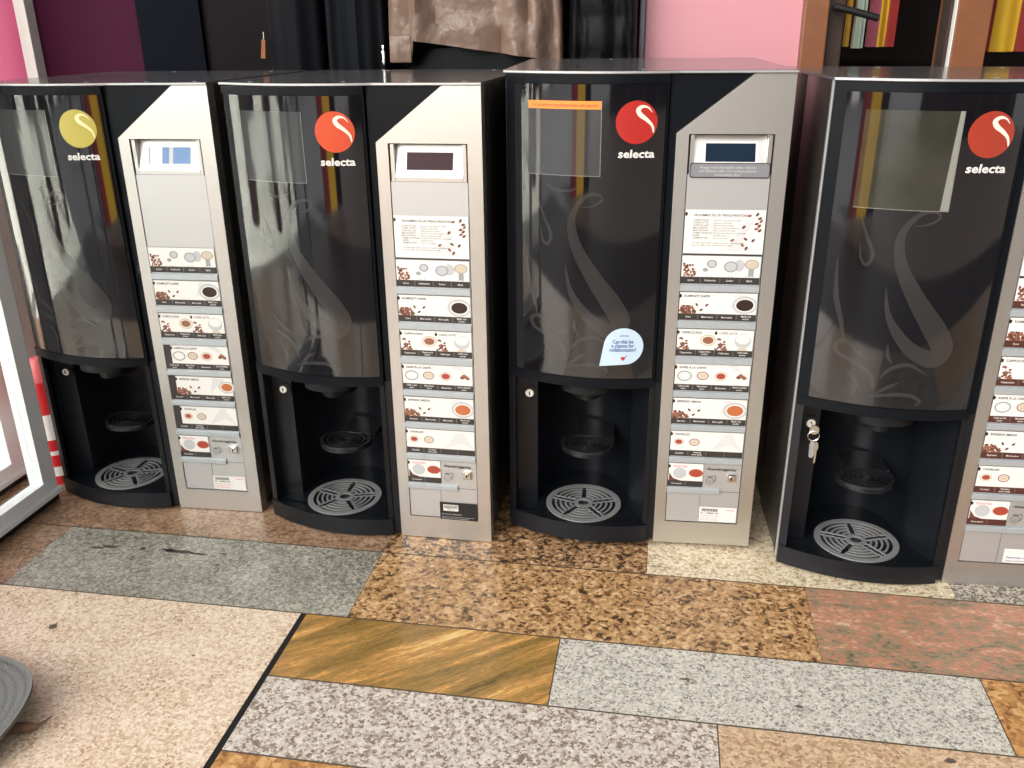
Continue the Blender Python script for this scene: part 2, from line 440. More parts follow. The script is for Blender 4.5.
def me_label(i, band, shift):
    d = Decal([M['white']], on_panel)
    z0, z1 = ROWS[i]; x0 = LX0; x1 = LX1 if i < 6 else LX0+.0555
    bh = .0098; B = M[band]
    d.rect(x0-.0006, x1+.0004, z0-.0006, z1+.0006, B, .5)
    xs = x0
    if shift: xs = x0+shift
    zb = z0+bh
    d.rect(xs, x1, zb, z1, M['white'], 1)
    w = x1-x0; q = w/4
    n = 4 if i < 6 else 2
    qw = w/n
    for k in range(1, n): d.rect(x0+k*qw-.0002, x0+k*qw+.0002, z0+.001, zb-.001, M['pgrey'], 2)
    BT = [['Styrka', 'Koffeinfritt', 'Socker', 'Mjölk'], ['Svart', 'Med socker', 'Med mjölk', 'Mjölk och\nsocker'],
          ['Cappuccino', 'Cappuccino\nsocker', 'Caffè latte', 'Caffè latte\nsocker'], ['Café au lait\nskum', 'Macchiato\nskum', 'Mocaccino', 'Varm choklad\nextra'],
          ['Espresso', 'Med socker', 'Med mjölk', 'Mjölk och\nsocker'], ['Choklad', 'Choklad\nmed mjölk', '', ''], ['Varmvatten', '']][i]
    for k, s_ in enumerate(BT):
        if s_:
            ls = s_.split('\n')
            for j, t in enumerate(ls):
                d.text(t, x0+(k+.5)*qw, z0+(.0034 if len(ls) == 1 else (.0055 if j == 0 else .0015)), .0038, M['white'], 2, .01)
    TT = ['', 'KOMPLETT KAFFE', 'CAPPUCCINO', 'KAFFE Á LA CARTE', 'ESPRESSO MEDIO', 'CHOKLAD', 'TEVATTEN'][i]
    if TT:
        d.ell(xs+.001, z1-.0055, .0022, .0030, M['tblack'], 2, n=12)
        d.text(TT, xs+.0065, z1-.0072, .0048, M['tgrey' if i < 6 else 'pink_txt'], 2, .03, 'LEFT')
    def cup(cx, cz, r, m, ring='lgrey'):
        d.ell(cx, cz, r*1.25, r*.95, M[ring], 1.3); d.ell(cx, cz, r, r*.72, M['white'], 1.5); d.ell(cx, cz, r*.86, r*.60, M[m], 1.7)
    mid = (zb+z1)/2
    if i == 0:
        d.beans(x0+.003, zb+.001, .019, .020, 34, 3, size=.0018)
        d.ell(x0+.044, mid+.004, .0075, .0065, M['pgrey'], 1.3); d.ell(x0+.044, mid+.004, .005, .0045, M['lgrey'], 1.5); d.ell(x0+.035, mid-.005, .004, .003, M['pgrey'], 1.4)
        d.ell(x0+.072, mid, .0105, .0085, M['pgrey'], 1.3); d.ell(x0+.072, mid, .008, .0065, M['lgrey'], 1.5); d.ell(x0+.084, mid+.002, .008, .009, M['lgrey'], 1.2)
        d.ell(x0+.102, mid+.004, .0105, .0075, M['pgrey'], 1.3); d.ell(x0+.102, mid+.004, .0088, .0062, M['cream'], 1.5); d.rect(x0+.098, x0+.106, zb+.002, mid-.001, M['pgrey'], 1.25)
        for cx in (.040, .070, .100):
            for k in range(3): d.ell(x0+cx+(k-1)*.0042, zb+.0015, .0007, .0006, M['tgrey'], 1.8, n=8)
    elif i in (1, 4):
        d.beans(xs+.001, zb+.0008, .026, .011, 42, 5+i, size=.0021)
        for k, (bx, bz, r_) in enumerate(((.026, .014, 2.2), (.041, .0135, .7), (.033, .006, .6))): d.ell(xs+bx, zb+bz, .0030, .0016, M['bean'], 2.9, rot=r_, n=10)
        d.poly([(x1-.042, zb+.004), (x1-.034, z1-.002), (x1-.014, z1-.003), (x1-.02, zb+.01), (x1-.03, zb+.016)], M['wash'], 1.2)
        cx = x1-.0175
        if not (shift and i == 4): cup(cx, mid-.002, .0150, 'coffee' if i == 1 else 'org')
        else: cup(x1-.0105, mid-.001, .012, 'org')
    elif i == 2:
        for o_ in (0, w/2):
            d.beans(x0+o_+.001, zb+.001, .018, .018, 18, 11, size=.0019)
            if o_:
                d.ell(x0+o_+.0008, z1-.0055, .0020, .0030, M['tblack'], 2, n=12); d.text('CAFFÈ LATTE', x0+o_+.0055, z1-.0072, .0046, M['tgrey'], 2, .015, 'LEFT')
        cup(x0+.047, mid-.001, .0098, 'bean2', 'cream')
        d.ell(x1-.0155, mid-.001, .0125, .0115, M['lgrey'], 1.3); d.ell(x1-.0155, mid+.002, .0105, .0075, M['white'], 1.5); d.ell(x1-.0155, zb+.002, .008, .0022, M['cream'], 1.4)
    elif i == 3:
        k = (x1-xs)/w
        cup(xs+.015*k, mid-.003, .0092, 'white', 'pgrey'); cup(xs+.043*k, mid-.002, .0074, 'cream', 'bean2'); cup(xs+.071*k, mid-.002, .0082, 'tea', 'cream'); 
        for a_, b_ in ((.098, 0), (.104, .001), (.101, .003), (.107, -.001)): d.ell(xs+a_*k, mid-.003+b_, .0036, .0028, M['bean2' if b_ else 'bean'], 1.6+b_*50, n=12)
        d.poly([(x1-.036, z1-.001), (x1-.02, z1-.001), (x1-.004, mid-.002), (x1-.012, mid+.002)], M['wash'], 1.2)
    elif i == 5:
        cup(xs+.013, mid-.002, .0068, 'tea', 'cream'); cup(xs+.038, mid-.002, .0068, 'cream', 'bean2')
        d.poly([(x1-.05, zb+.001), (x1-.03, z1-.004), (x1-.02, z1-.002), (x1-.004, zb+.006), (x1-.001, zb+.001), (x1-.02, zb+.012)], M['wash'], 1.2)
    else:
        d.poly([(x0+.001, zb), (x0+.001, zb+.014), (x0+.008, zb+.004), (x0+.02, zb)], M['bean'], 1.3)
        d.ell(x0+.018, mid-.002, .011, .010, M['lgrey'], 1.2); d.ell(x1-.0115, mid-.001, .0115, .0075, M['org'], 1.4); d.ell(x1-.0115, mid-.001, .0105, .0066, M['tea'], 1.6)
    return d.mesh('drink_label')
def me_button(i, k):
    z0, z1 = BARS[i]; x0 = LX0-.0012; x1 = LX1+.0012 if i < 6 else .3526
    n = 4 if i < 6 else 3
    a = x0+(x1-x0)*k/n; b = x0+(x1-x0)*(k+1)/n
    s = MB(M['bar'])
    prof = [(.0012, z0), (-.0022, z0), (-.0030, z0+.0012), (-.0026, z1-.0012), (-.0014, z1), (.0012, z1)]
    s.prism(prof, a+.00012, b-.00012, 'x')
    return s.mesh('button')
def me_jug():
    d = Decal([M['tgrey']], on_panel)
    cx, cz = .336, .122
    d.ring(cx, cz-.002, .0062, .0062, .0006, M['tgrey'], 1)
    d.rect(cx-.0045, cx+.0035, cz+.0048, cz+.0062, M['tgrey'], 1)
    d.stroke([(cx+.004, cz+.007), (cx+.008, cz+.007), (cx+.009, cz+.001), (cx+.0065, cz-.004)], [.0008]*4, M['tgrey'], 1)
    d.ring(cx, cz-.003, .002, .002, .0004, M['tgrey'], 1)
    d.ell(.3298, .1415, .0008, .0009, M['tblack'], 1, n=8)
    d.text('Kannbryggning', .3315, .1400, .0056, M['tblack'], 1, .02, 'LEFT', width=.044)
    return d.mesh('jug_symbol')
def me_paylock():
    b = MB([M['chrome'], M['tblack']])
    b.box(.3625, .3765, -.0035, .0015, .1205, .1345, bev=.0015)
    b.cyl((.3695, -.0045, .1272), .0042, .003, 'y', n=20)
    b.box(.3684, .3706, -.0050, -.0040, .1245, .1300, m=M['tblack'])
    return b.mesh('panel_lock')
def me_bottomsticker(kind):
    d = Decal([M['white']], on_panel)
    if kind == 'black':
        x0, x1, z0, z1 = .3200, .3850, .0395, .0730
        d.rect(x0, x1, z0, z1, M['tblack'], 1); d.rect(x0+.006, x0+.032, z0+.017, z0+.029, M['white'], 2)
        r = random.Random(2); x = x0+.0075
        while x < x0+.030:
            w_ = r.uniform(.0003, .0011); d.rect(x, x+w_, z0+.0215, z0+.0275, M['tblack'], 3); x += w_+r.uniform(.0003, .0009)
        d.text('0049 1183', x0+.019, z0+.0182, .003, M['tblack'], 3)
        d.text('Service och felanmälan', x0+.003, z0+.0095, .0038, M['lgrey'], 2, 0, 'LEFT'); d.rect(x0+.003, x1-.006, z0+.005, z0+.0058, M['pgrey'], 2)
        d.text('Maskinnummer anges vid felanmälan', x0+.003, z0+.0015, .0032, M['lgrey'], 2, 0, 'LEFT')
        return d.mesh('service_sticker')
    x0, x1, z0, z1 = .3225, .3832, .0446, .0720
    if kind == 'plain': x0, x1, z0, z1 = .331, .3900, .0446, .0690
    d.rect(x0, x1, z0, z1, M['white'], 1)
    if kind == 'plain':
        d.text('Felanmälan selecta', x0+.005, z0+.0078, .0050, M['blue_txt'], 2, .01, 'LEFT'); d.text('Ring kundtjänst', x0+.005, z0+.0022, .0044, M['blue_txt'], 2, 0, 'LEFT')
    else:
        r = random.Random(4); x = x0+.004
        while x < x0+.030:
            w_ = r.uniform(.0003, .0011); d.rect(x, x+w_, z1-.0085, z1-.003, M['tblack'], 2); x += w_+r.uniform(.0003, .0009)
        d.text('ID   1148004-130', x0+.017, z1-.0128, .0040, M['tblack'], 2, .02)
        for j, t in enumerate(('Felanmälan eller frågor?', 'Ring Selecta service', 'eller mejla kundtjänst')):
            d.text(t, x0+.003, z1-.0172-j*.0038, .0034, M['pink_txt'], 2, 0, 'LEFT')
        d.text('selecta', x1-.010, z1-.0060, .0048, M['pink_txt'], 2, .02)
    return d.mesh('service_sticker')
def me_plate():
    d = Decal([M['plate']], lambda x, z, l: (x, -.0004-STEP*l, z))
    x0, x1, z0, z1 = .2712, .3838, .6050, .6262
    def rr(a, b, c, e, r, m, l):
        P = []
        for cx, cz, t0 in ((b-r, e-r, 0), (a+r, e-r, 90), (a+r, c+r, 180), (b-r, c+r, 270)):
            P += [(cx+r*math.cos(R(t0+q)), cz+r*math.sin(R(t0+q))) for q in (0, 30, 60, 90)]
        d.poly(P, m, l)
    rr(x0, x1, z0, z1, .0035, M['tblack'], 1); rr(x0+.0012, x1-.0012, z0+.0014, z1-.0012, .003, M['plate'], 2)
    for j, (t, w_) in enumerate((('Bryggs med ekologiskt odlat, rättvist', .078), ('och hållbart kaffe och mjölkprodukter', .082), ('från kontrollerade odlingar', .036))):
        d.text(t, (x0+x1)/2-.003, z1-.0078-j*.0052, .0050, M['lgrey'], 3, .015, width=w_)
    return d.mesh('notice_plate')
def me_doorframe():
    b = MB(M['black'])
    a = arc(.0025, .2368, 0, 28)
    b.prism(a+[(.2368, .030), (.0025, .0395)], ZS+.004, H-.0055)
    lo = arc(.0015, .2372, .0028, 28)                                  # lip under the window and band on top
    b.prism(lo+[(.2372, .02), (.0015, .0385)], ZS-.007, ZS+.0085)
    b.prism(lo+[(.2372, .02), (.0015, .0385)], H-.0165, H-.0050)
    return b.mesh('door', 35)
def me_window():
    b = MB(M['gloss'])
    a = arc(.0165, .2325, .0016, 40); c = arc(.0165, .2325, -.002, 40)
    b.prism(a+c[::-1], ZS+.0095, H-.0175)
    return b.mesh('door_window', 35)
def me_swirl():
    d = Decal([M['swirl']], on_door, .008)
    m = M['swirl']
    d.stroke([(.118, .5625), (.136, .566), (.1477, .5755), (.1398, .5825), (.1238, .5790), (.1093, .5631), (.1025, .5389), (.1115, .5023), (.1370, .4590), (.1640, .4213), (.1800, .392), (.168, .376), (.1400, .388), (.1170, .412), (.1015, .440), (.0942, .477)],
             [.001, .003, .0035, .004, .006, .008, .012, .017, .024, .031, .030, .026, .020, .014, .007, .0005], m, .3)
    return d.mesh('swirl_print')
FLOURISH = [([(.060, .600), (.075, .588), (.098, .586), (.112, .592)], [.0005, .005, .004, .0005]),
([(.050, .575), (.062, .545), (.072, .520), (.066, .505), (.058, .515), (.055, .535)], [.0005, .004, .005, .004, .003, .0005]),
([(.030, .515), (.034, .460), (.045, .420), (.052, .392)], [.0005, .007, .006, .0005]),
([(.098, .372), (.080, .372), (.055, .392), (.042, .386), (.048, .372), (.072, .362), (.092, .345), (.098, .325)], [.0005, .004, .006, .006, .005, .006, .007, .002]),
([(.108, .395), (.110, .378), (.117, .366)], [.0005, .006, .001]),
([(.165, .352), (.140, .366), (.116, .358), (.104, .342)], [.0005, .006, .006, .001]),
([(.130, .338), (.116, .330), (.102, .318)], [.0005, .006, .001]),
([(.090, .312), (.115, .318), (.145, .320), (.162, .312), (.155, .303)], [.0005, .005, .006, .005, .001]),
([(.060, .350), (.075, .330), (.070, .310)], [.0005, .006, .001])]
def me_flourish(k):
    d = Decal([M['swirl']], on_door, .008)
    d.stroke(*FLOURISH[k], M['swirl'], .3)
    return d.mesh('flourish_print')
def me_logo(disc, s_m):
    d = Decal([M[disc]], on_door, .008)
    cx, cz, r = .1925, .6822, .0292
    n = 40
    for k in range(4):
        r0, r1 = r*k/4, r*(k+1)/4
        for i in range(n):
            a, b = 2*math.pi*i/n, 2*math.pi*(i+1)/n
            P = [(cx+r0*math.cos(a), cz+r0*math.sin(a)), (cx+r1*math.cos(a), cz+r1*math.sin(a)), (cx+r1*math.cos(b), cz+r1*math.sin(b)), (cx+r0*math.cos(b), cz+r0*math.sin(b))]
            d.poly(P if k else P[1:], M[disc], 2)
    # the pale S of the badge
    q = lambda x, z: (cx+x*r, cz+z*r)
    d.stroke([q(.72, .46), q(.52, .68), q(.24, .72), q(.06, .56), q(.18, .34), q(.48, .12), q(.74, -.14), q(.82, -.42), q(.80, -.50)],
             [.0006, .0022, .0042, .0066, .0066, .0050, .0036, .0022, .0004], M[s_m], 4)
    d.text('selecta', cx+.001, cz-.0478, .0155, M['white'], 3, .028, shear=.06, width=.0515)
    return d.mesh('badge')
def me_sleeve(kind):
    x0, x1, z0, z1 = .0372, .1435, .6075, .7105
    if kind == 'olive': x0, x1, z0, z1 = .0400, .1560, .5830, .7110
    d = Decal([M['sleeve_grey']], on_door, .006)
    d.rect(x0, x1, z0, z1, M['sleeve_olive' if kind == 'olive' else 'sleeve_grey'], 3)
    d.rect(x0, x1, z0, z0+.0007, M['sleeve_edge'], 5); d.rect(x1-.0008, x1, z0, z1, M['sleeve_edge'], 5)
    if kind == 'orange':
        d.rect(x0, x1, z1-.0110, z1, M['orange_strip'], 5)
        d.text('Vid problem ring felanmälan och service', x0+.005, z1-.0078, .0062, M['logo_red'], 6, .01, 'LEFT', width=.096)
    if kind == 'olive':
        d.poly([(x1-.011, z0+.001), (x1-.001, z0+.001), (x1-.001, z1), (x1-.006, z1)], M['sleeve_edge'], 4)
    return d.mesh('document_sleeve')
def me_drop():
    d = Decal([M['sticker']], on_door, .006)
    cx, cz, r = .1865, .3515, .0305
    P = []
    for i in range(27):
        a = R(-72+i*(244)/26); P.append((cx+r*math.cos(a), cz+r*math.sin(a)*.98))
    P.append((.1500, .3195))
    P = [p for i in range(len(P)) for p in [((P[i][0]*(4-k)+P[(i+1) % len(P)][0]*k)/4, (P[i][1]*(4-k)+P[(i+1) % len(P)][1]*k)/4) for k in range(4)]]
    for k in range(6):
        f = lambda p, u: (cx+(p[0]-cx)*u, cz+(p[1]-cz)*u)
        for i in range(len(P)):
            p, q = P[i], P[(i+1) % len(P)]
            d.poly(([f(p, k/6)] if k == 0 else [f(p, k/6), f(q, k/6)])[::-1]+[f(p, (k+1)/6), f(q, (k+1)/6)], M['sticker'], 3)
    d.text('selecta', cx+.001, cz+.0165, .0050, M['blue_txt'], 4, .01)
    for j, (t, w_) in enumerate((('Can this be', .032), ('a chance for', .035), ('collaboration?', .041))):
        d.text(t, cx-.001, cz+.0055-j*.0066, .0082, M['blue_txt'], 4, .025, width=w_)
    for x_, z_, r_ in ((-.0015, .0006, .0021), (.0015, .0006, .0021)): d.ell(cx+x_, cz-.0190+z_, r_, r_, M['logo_red'], 4, n=12)
    d.poly([(cx-.0033, cz-.0192), (cx+.0033, cz-.0192), (cx, cz-.0232)], M['logo_red'], 4)
    d.ring(cx+.0045, cz-.0155, .0016, .0016, .0005, M['blue_txt'], 4, n=12)
    return d.mesh('drop_sticker')
def me_bay():
    b = MB(M['bay'])
    z0, z1 = .0335, ZS-.004
    # plan of the bay lining, left to right
    arcp = [(.128+.078*math.cos(a), .085+.078*math.sin(a)*1.25) for a in (R(180-k*6) for k in range(31))]
    inner = [(.0125, .0385), (.0125, .058), (.047, .0605), (.050, .085)]+arcp[1:-1]+[(.206, .060), (.2325, .0075)]
    # walls as a thick shell
    for (x0, y0), (x1, y1) in zip(inner, inner[1:]):
        b.face([(x0, y0, z0), (x1, y1, z0), (x1, y1, z1), (x0, y0, z1)])
    bmesh.ops.remove_doubles(b.bm, verts=b.bm.verts, dist=1e-6)
    b.face([(x, y, z1) for x, y in inner])                            # ceiling
    b.face([(x, y, z0+.0005) for x, y in inner])
    # front posts
    pl = arc(.0015, .0125, 0, 3); b.prism(pl+[(.0125, .045), (.0015, .045)], z0, ZS-.004)
    pr = arc(.2300, .2372, 0, 3); b.prism(pr+[(.2372, .03), (.2335, .02)], z0, ZS-.004)
    b.prism([(.2372, -.0002), (SX-.0008, .0012), (SX-.0008, .02), (.2372, .02)], .006, ZS)
    return b.mesh('dispensing_bay', 30)
def me_nozzle():
    b = MB(M['black_matte'])
    P = [(.088, .10), (.088, .03)]+[(.131-.043*math.cos(R(k)), .03-.030*math.sin(R(k))) for k in range(15, 180, 15)]+[(.174, .03), (.174, .10)]
    b.prism(P, ZS-.026, ZS-.005)
    P2 = [(.1+(.062)*(i/10), .06-.035*math.sin(math.pi*i/10)) for i in range(11)]+[(.162, .11), (.1, .11)]
    b.prism(P2, ZS-.046, ZS-.025)
    return b.mesh('spout_housing', 40)
def me_lock():
    b = MB([M['chrome'], M['tblack']])
    b.cyl((.0335, .0555, .2400), .0072, .004, 'y', n=28)
    b.cyl((.0335, .0545, .2400), .0058, .002, 'y', n=24, m=M['whitep'])
    b.box(.0325, .0345, .0538, .0547, .2368, .2432, m=M['tblack'])
    b.cyl((.0335, .0575, .2400), .0125, .004, 'y', n=28, m=M['black_matte'])
    return b.mesh('door_lock', 40)
def me_tray():
    b = MB(M['bay'])
    a = arc(.0015, .2370, .004, 28)
    b.prism(a+[(.2370, .060), (.0015, .060)], .0045, .0310)
    lo = arc(.0015, .2370, .0045, 28); li = arc(.0015, .2370, .0000, 28)  # raised rim
    b.prism(lo+li[::-1], .029, .0355)
    b.prism([(.0015, .05), (.2370, .05), (.21, .15), (.05, .15)], .0200, .0310)
    return b.mesh('drip_tray', 35)
def me_grate():
    b = MB(M['grate'])
    cx, cy, z0, z1, r = .1285, .0565, .0352, .0375, .0655
    rad = [.0095, .0165, .0215, .0248, .0300, .0333, .0385, .0418, .0470, .0503, .0560, r]
    slot = {1, 3, 5, 7, 9}
    N = 150; ph = R(18+72*0)
    def solid(k, i):
        t = (i+.5)/N*2*math.pi; rm = (rad[k]+rad[k+1])/2
        da = min(abs((t-ph-j*2*math.pi/5+math.pi) % (2*math.pi)-math.pi) for j in range(5))
        if 1 <= k <= 9 and da*rm < .0040: return False               # five long spokes cut out
        if k in slot and da*rm > .0060: return False                  # ring slots
        return True
    V = {}
    def v(k, i, z):
        key = (k, i % N, z)
        if key not in V:
            a = 2*math.pi*(i % N)/N; V[key] = b.bm.verts.new((cx+rad[k]*math.cos(a), cy+rad[k]*math.sin(a), z))
        return V[key]
    for k in range(len(rad)-1):
        for i in range(N):
            if not solid(k, i): continue
            b.bm.faces.new((v(k, i, z1), v(k+1, i, z1), v(k+1, i+1, z1), v(k, i+1, z1)))
            b.bm.faces.new((v(k, i, z0), v(k, i+1, z0), v(k+1, i+1, z0), v(k+1, i, z0)))
            for (kk, ii, e) in ((k-1, i, ((k, i), (k, i+1))), (k+1, i, ((k+1, i+1), (k+1, i))), (k, i-1, ((k+1, i), (k, i))), (k, i+1, ((k, i+1), (k+1, i+1)))):
                if kk < 0 or kk >= len(rad)-1 or not solid(kk, ii % N):
                    (p, q), (s_, t_) = e
                    b.bm.faces.new((v(p, q, z0), v(p, q, z1), v(s_, t_, z1), v(s_, t_, z0)))
    return b.mesh('drip_grate')
def me_well_shade():
    b = MB(M['tblack'])  # pure black disc stands in for the shaded depth below the grate
    b.cyl((.1285, .0565, .0310), .0640, .0012, n=60)
    b.cyl((.1285, .0565, .0310), .0672, .0008, n=60)
    return b.mesh('well_shade')
def me_shelf():
    b = MB(M['shelf'])
    cx, cy, z = .1325, .0760, .140
    n = 48
    def ring(r0, r1, za, zb):
        P = []
        for r, zz in ((r0, zb), (r1, zb), (r1, za), (r0, za)):
            P.append([b.bm.verts.new((cx+r*math.cos(2*math.pi*i/n), cy+r*.86*math.sin(2*math.pi*i/n), zz)) for i in range(n)])
        for k in range(4):
            for i in range(n): b.bm.faces.new((P[k][i], P[k][(i+1) % n], P[(k+1) % 4][(i+1) % n], P[(k+1) % 4][i]))
    ring(.0405, .0460, z-.006, z+.003)
    for r in (.010, .017, .024, .031): ring(r, r+.0028, z-.003, z+.0022)
    for a in (R(20), R(140), R(260)):
        ux, uy = math.cos(a), math.sin(a)*.86
        b.prism([(cx+ux*.008-uy*.002, cy+uy*.008+ux*.002), (cx+ux*.042-uy*.002, cy+uy*.042+ux*.002), (cx+ux*.042+uy*.002, cy+uy*.042-ux*.002), (cx+ux*.008+uy*.002, cy+uy*.008-ux*.002)], z-.004, z+.001)
    b.cyl((cx, cy, z-.005), .0445, .0012, n=40)
    b.prism([(cx-.02, cy+.03), (cx+.045, cy+.025), (cx+.045, .17), (cx-.02, .17)], z-.004, z+.0032)
    return b.mesh('cup_shelf', 40)
def me_foot(zf):
    b = MB(M['black_matte'])
    b.cyl((0, 0, zf), .014, .012-zf, n=20)
    return b.mesh('foot', 40)

def machine(loc, yaw, lean, roll, label, logo, sm, sleeve, lcd, sticker, info=True, plate=False, drop=False, band='band', shift=0):
    rot = (Matrix.Rotation(R(yaw), 3, 'Z') @ Matrix.Rotation(R(lean), 3, 'X') @ Matrix.Rotation(R(roll), 3, 'Y')).to_euler()
    t = empty('coffee_machine', loc, rot)
    tag(t, label, 'coffee machine', 'coffee machines standing in a row')
    S = lambda k, fn: shared(k, fn)
    link('cabinet', S('cab', me_cabinet), t)
    if sleeve == 'olive': link('edge_trim', S('trim', me_trim), t)
    link('top_cover', S('top', me_top), t)
    link('corner_panel', S('corner', me_blackcorner), t)
    fp = link('front_panel', S('front', me_front), t)
    cp = link('control_panel', S('ctl', me_control), t)
    dh = link('display_housing', S('dh', me_dispframe), t)
    link('display', me_display(lcd, lcd == 'lcd_light'), dh)
    if info: link('info_label', S('info', me_info), t)
    if plate: link('notice_plate', me_plate(), t)
    for i in range(7):
        sh = shift if i in (3, 4, 5) else 0
        link('drink_label', S(('lab', i, band, sh), lambda: me_label(i, band, sh)), t)
        for k in range(4 if i < 6 else 3):
            link('button', S(('btn', i, k), lambda: me_button(i, k)), t)
    link('jug_symbol', S('jug', me_jug), cp)
    link('panel_lock', S('plock', me_paylock), t)
    link('service_sticker', S(('st', sticker), lambda: me_bottomsticker(sticker)), t)
    dr = link('door', S('door', me_doorframe), t)
    link('door_window', S('win', me_window), dr)
    link('swirl_print', S('swirl', me_swirl), dr)
    for k in range(len(FLOURISH)): link('flourish_print', S(('flour', k), lambda: me_flourish(k)), dr)
    lg = link('badge', me_logo(logo, sm), dr)
    link('document_sleeve', me_sleeve(sleeve), dr)
    if drop: tag(link('drop_sticker', me_drop(), dr), 'pale blue drop shaped sticker')
    link('dispensing_bay', S('bay', me_bay), t)
    link('spout_housing', S('noz', me_nozzle), t)
    link('door_lock', S('lock', me_lock), t)
    link('cup_shelf', S('shelf', me_shelf), t)
    tr = link('drip_tray', S('tray', me_tray), t)
    link('well_shade', S('well', me_well_shade), tr)
    link('drip_grate', S('grate', me_grate), tr)
    zf = -loc[2]
    for fx, fy in ((.03, .08), (.37, .08), (.03, .40), (.37, .40)):
        f = link('foot', S(('foot', round(zf, 4)), lambda: me_foot(zf)), t); f.location = (fx, fy, 0)
    return t

ms = [
 machine((-.8625, 1.4795, 0), -8.14, 0, 0, 'leftmost coffee machine, with a faded yellow round badge and no info card', 'logo_yel', 'logo_s_y', 'grey', 'lcd_light', 'bar', info=False, shift=.012),
 machine((-.4400, 1.3810, 0), -10.11, .1, 0, 'black and silver coffee machine with a black service sticker and dark wine display', 'logo_org', 'logo_s', 'grey', 'lcd_wine', 'black'),
 machine((-.0110, 1.3245, .0082), -6.95, .437, .162, 'coffee machine with a pale blue drop shaped sticker on its curved door', 'logo_red', 'logo_s', 'orange', 'lcd_blue', 'bar', plate=True, drop=True),
 machine((.4220, 1.2050, .001), -6.71, -.2, .5, 'rightmost coffee machine, with keys hanging in its lock and brown label bands', 'logo_deep', 'logo_s', 'olive', 'lcd_blue', 'plain', band='bandb'),
]
ms[2].scale = (.992, 1, 1.003); ms[1].scale = (1, 1, .995); ms[0].scale = (1, 1, .994)
bpy.context.view_layer.update()

# keys hanging in the lock of the rightmost machine
mw = ms[3].matrix_world
ky = empty('key_bunch', mw @ Vector((.0335, .050, .240)), ms[3].rotation_euler.copy())
ky.scale = (.85,)*3
tag(ky, 'small metal keys hanging from the door lock of the rightmost machine', 'keys')
b = MB(M['chrome'])
b.cyl((0, -.020, 0), .0016, .024, 'y', n=10); b.cyl((0, -.024, 0), .0085, .0022, 'y', n=24)
b.box(-.0012, .0012, -.006, .003, -.002, .002); b.build('key', ky, 40)
b = MB(M['chrome'])
b.tube([(.010*math.sin(2*math.pi*i/24), -.023+.001*math.cos(2*math.pi*i/24), -.012-.010*math.cos(2*math.pi*i/24)) for i in range(25)], .0009, 6); b.build('key_ring', ky, 40)
b = MB(M['grate'])
b.prism([(-.003, -.022), (.003, -.024), (.0045, -.050), (.002, -.056), (-.004, -.054), (-.005, -.030)], -.0235, -.0215, 'y'); b.build('key_tag', ky)
b = MB(M['chrome'])
b.prism([(.004, -.022), (.009, -.024), (.0105, -.036), (.008, -.038), (.008, -.062), (.006, -.066), (.0045, -.062), (.0045, -.038), (.002, -.036)], -.0262, -.0245, 'y'); b.build('key', ky)

# ------------------------------------------------------------------ floor: granite slabs laid on a grid turned 9.8 degrees
A0 = R(9.8); E1 = Vector((math.cos(A0), -math.sin(A0), 0)); E2 = Vector((math.sin(A0), math.cos(A0), 0))
def P(s, t, z=0): return E1*s+E2*t+Vector((0, 0, z))
G = {}
G['brown'] = granite('brown_granite', [(0, (84, 62, 46)), (.35, (140, 108, 84)), (.65, (166, 134, 108)), (1, (194, 164, 138))], 200, 18, .4)
G['darkbrown'] = granite('dark_speckled_brown_granite', [(0, (38, 32, 27)), (.3, (72, 57, 45)), (.42, (140, 104, 72)), (.65, (180, 140, 100)), (.9, (214, 182, 142))], 190, 50, .5, distort=1)
G['tan'] = granite('tan_brown_granite', [(0, (52, 42, 32)), (.24, (92, 70, 50)), (.38, (160, 120, 80)), (.65, (196, 156, 110)), (.95, (224, 194, 152))], 190, 50, .5, distort=1)
G['cream'] = granite('cream_granite', [(0, (110, 92, 68)), (.2, (176, 154, 122)), (.45, (214, 196, 164)), (.9, (238, 224, 200))], 260, 40, .3)
G['darkspec'] = granite('black_and_white_granite', [(0, (52, 48, 44)), (.35, (100, 92, 80)), (.55, (158, 148, 132)), (1, (210, 200, 186))], 300, 30, .2)
G['greygreen'] = granite('grey_green_granite', [(0, (80, 78, 70)), (.3, (126, 122, 111)), (.6, (158, 153, 141)), (1, (198, 192, 178))], 260, 10, .35)
G['beige'] = granite('beige_granite', [(0, (142, 110, 86)), (.2, (200, 170, 142)), (.55, (224, 202, 178)), (1, (242, 228, 210))], 300, 14, .25)
G['streak'] = granite('yellow_streaked_stone', [(.05, (84, 66, 36)), (.30, (134, 106, 56)), (.52, (160, 126, 70)), (.66, (198, 140, 78)), (.80, (222, 182, 112)), (1, (236, 204, 140))], 300, 11, .74, stretch=(.30, 2.6, 1), rot=R(28), distort=.5)
G['lightgrey'] = granite('light_grey_granite', [(0, (92, 85, 74)), (.2, (148, 143, 132)), (.42, (194, 189, 178)), (1, (226, 220, 208))], 330, 60, .25)
G['red'] = granite('red_veined_granite', [(.05, (92, 82, 64)), (.28, (136, 122, 98)), (.46, (160, 140, 114)), (.56, (182, 124, 98)), (.74, (200, 146, 120)), (.88, (206, 176, 150)), (1, (226, 214, 196))], 230, 13, .62, stretch=(.7, 1.4, 1), rot=R(-9.8), distort=1.4)
G['orange'] = granite('orange_brown_granite', [(0, (84, 56, 32)), (.3, (160, 112, 64)), (.6, (200, 150, 92)), (1, (226, 190, 136))], 150, 25, .5, distort=1)
G['pinkwhite'] = granite('pink_white_granite', [(0, (104, 88, 76)), (.28, (142, 124, 110)), (.46, (194, 182, 170)), (1, (232, 225, 214))], 270, 70, .35)
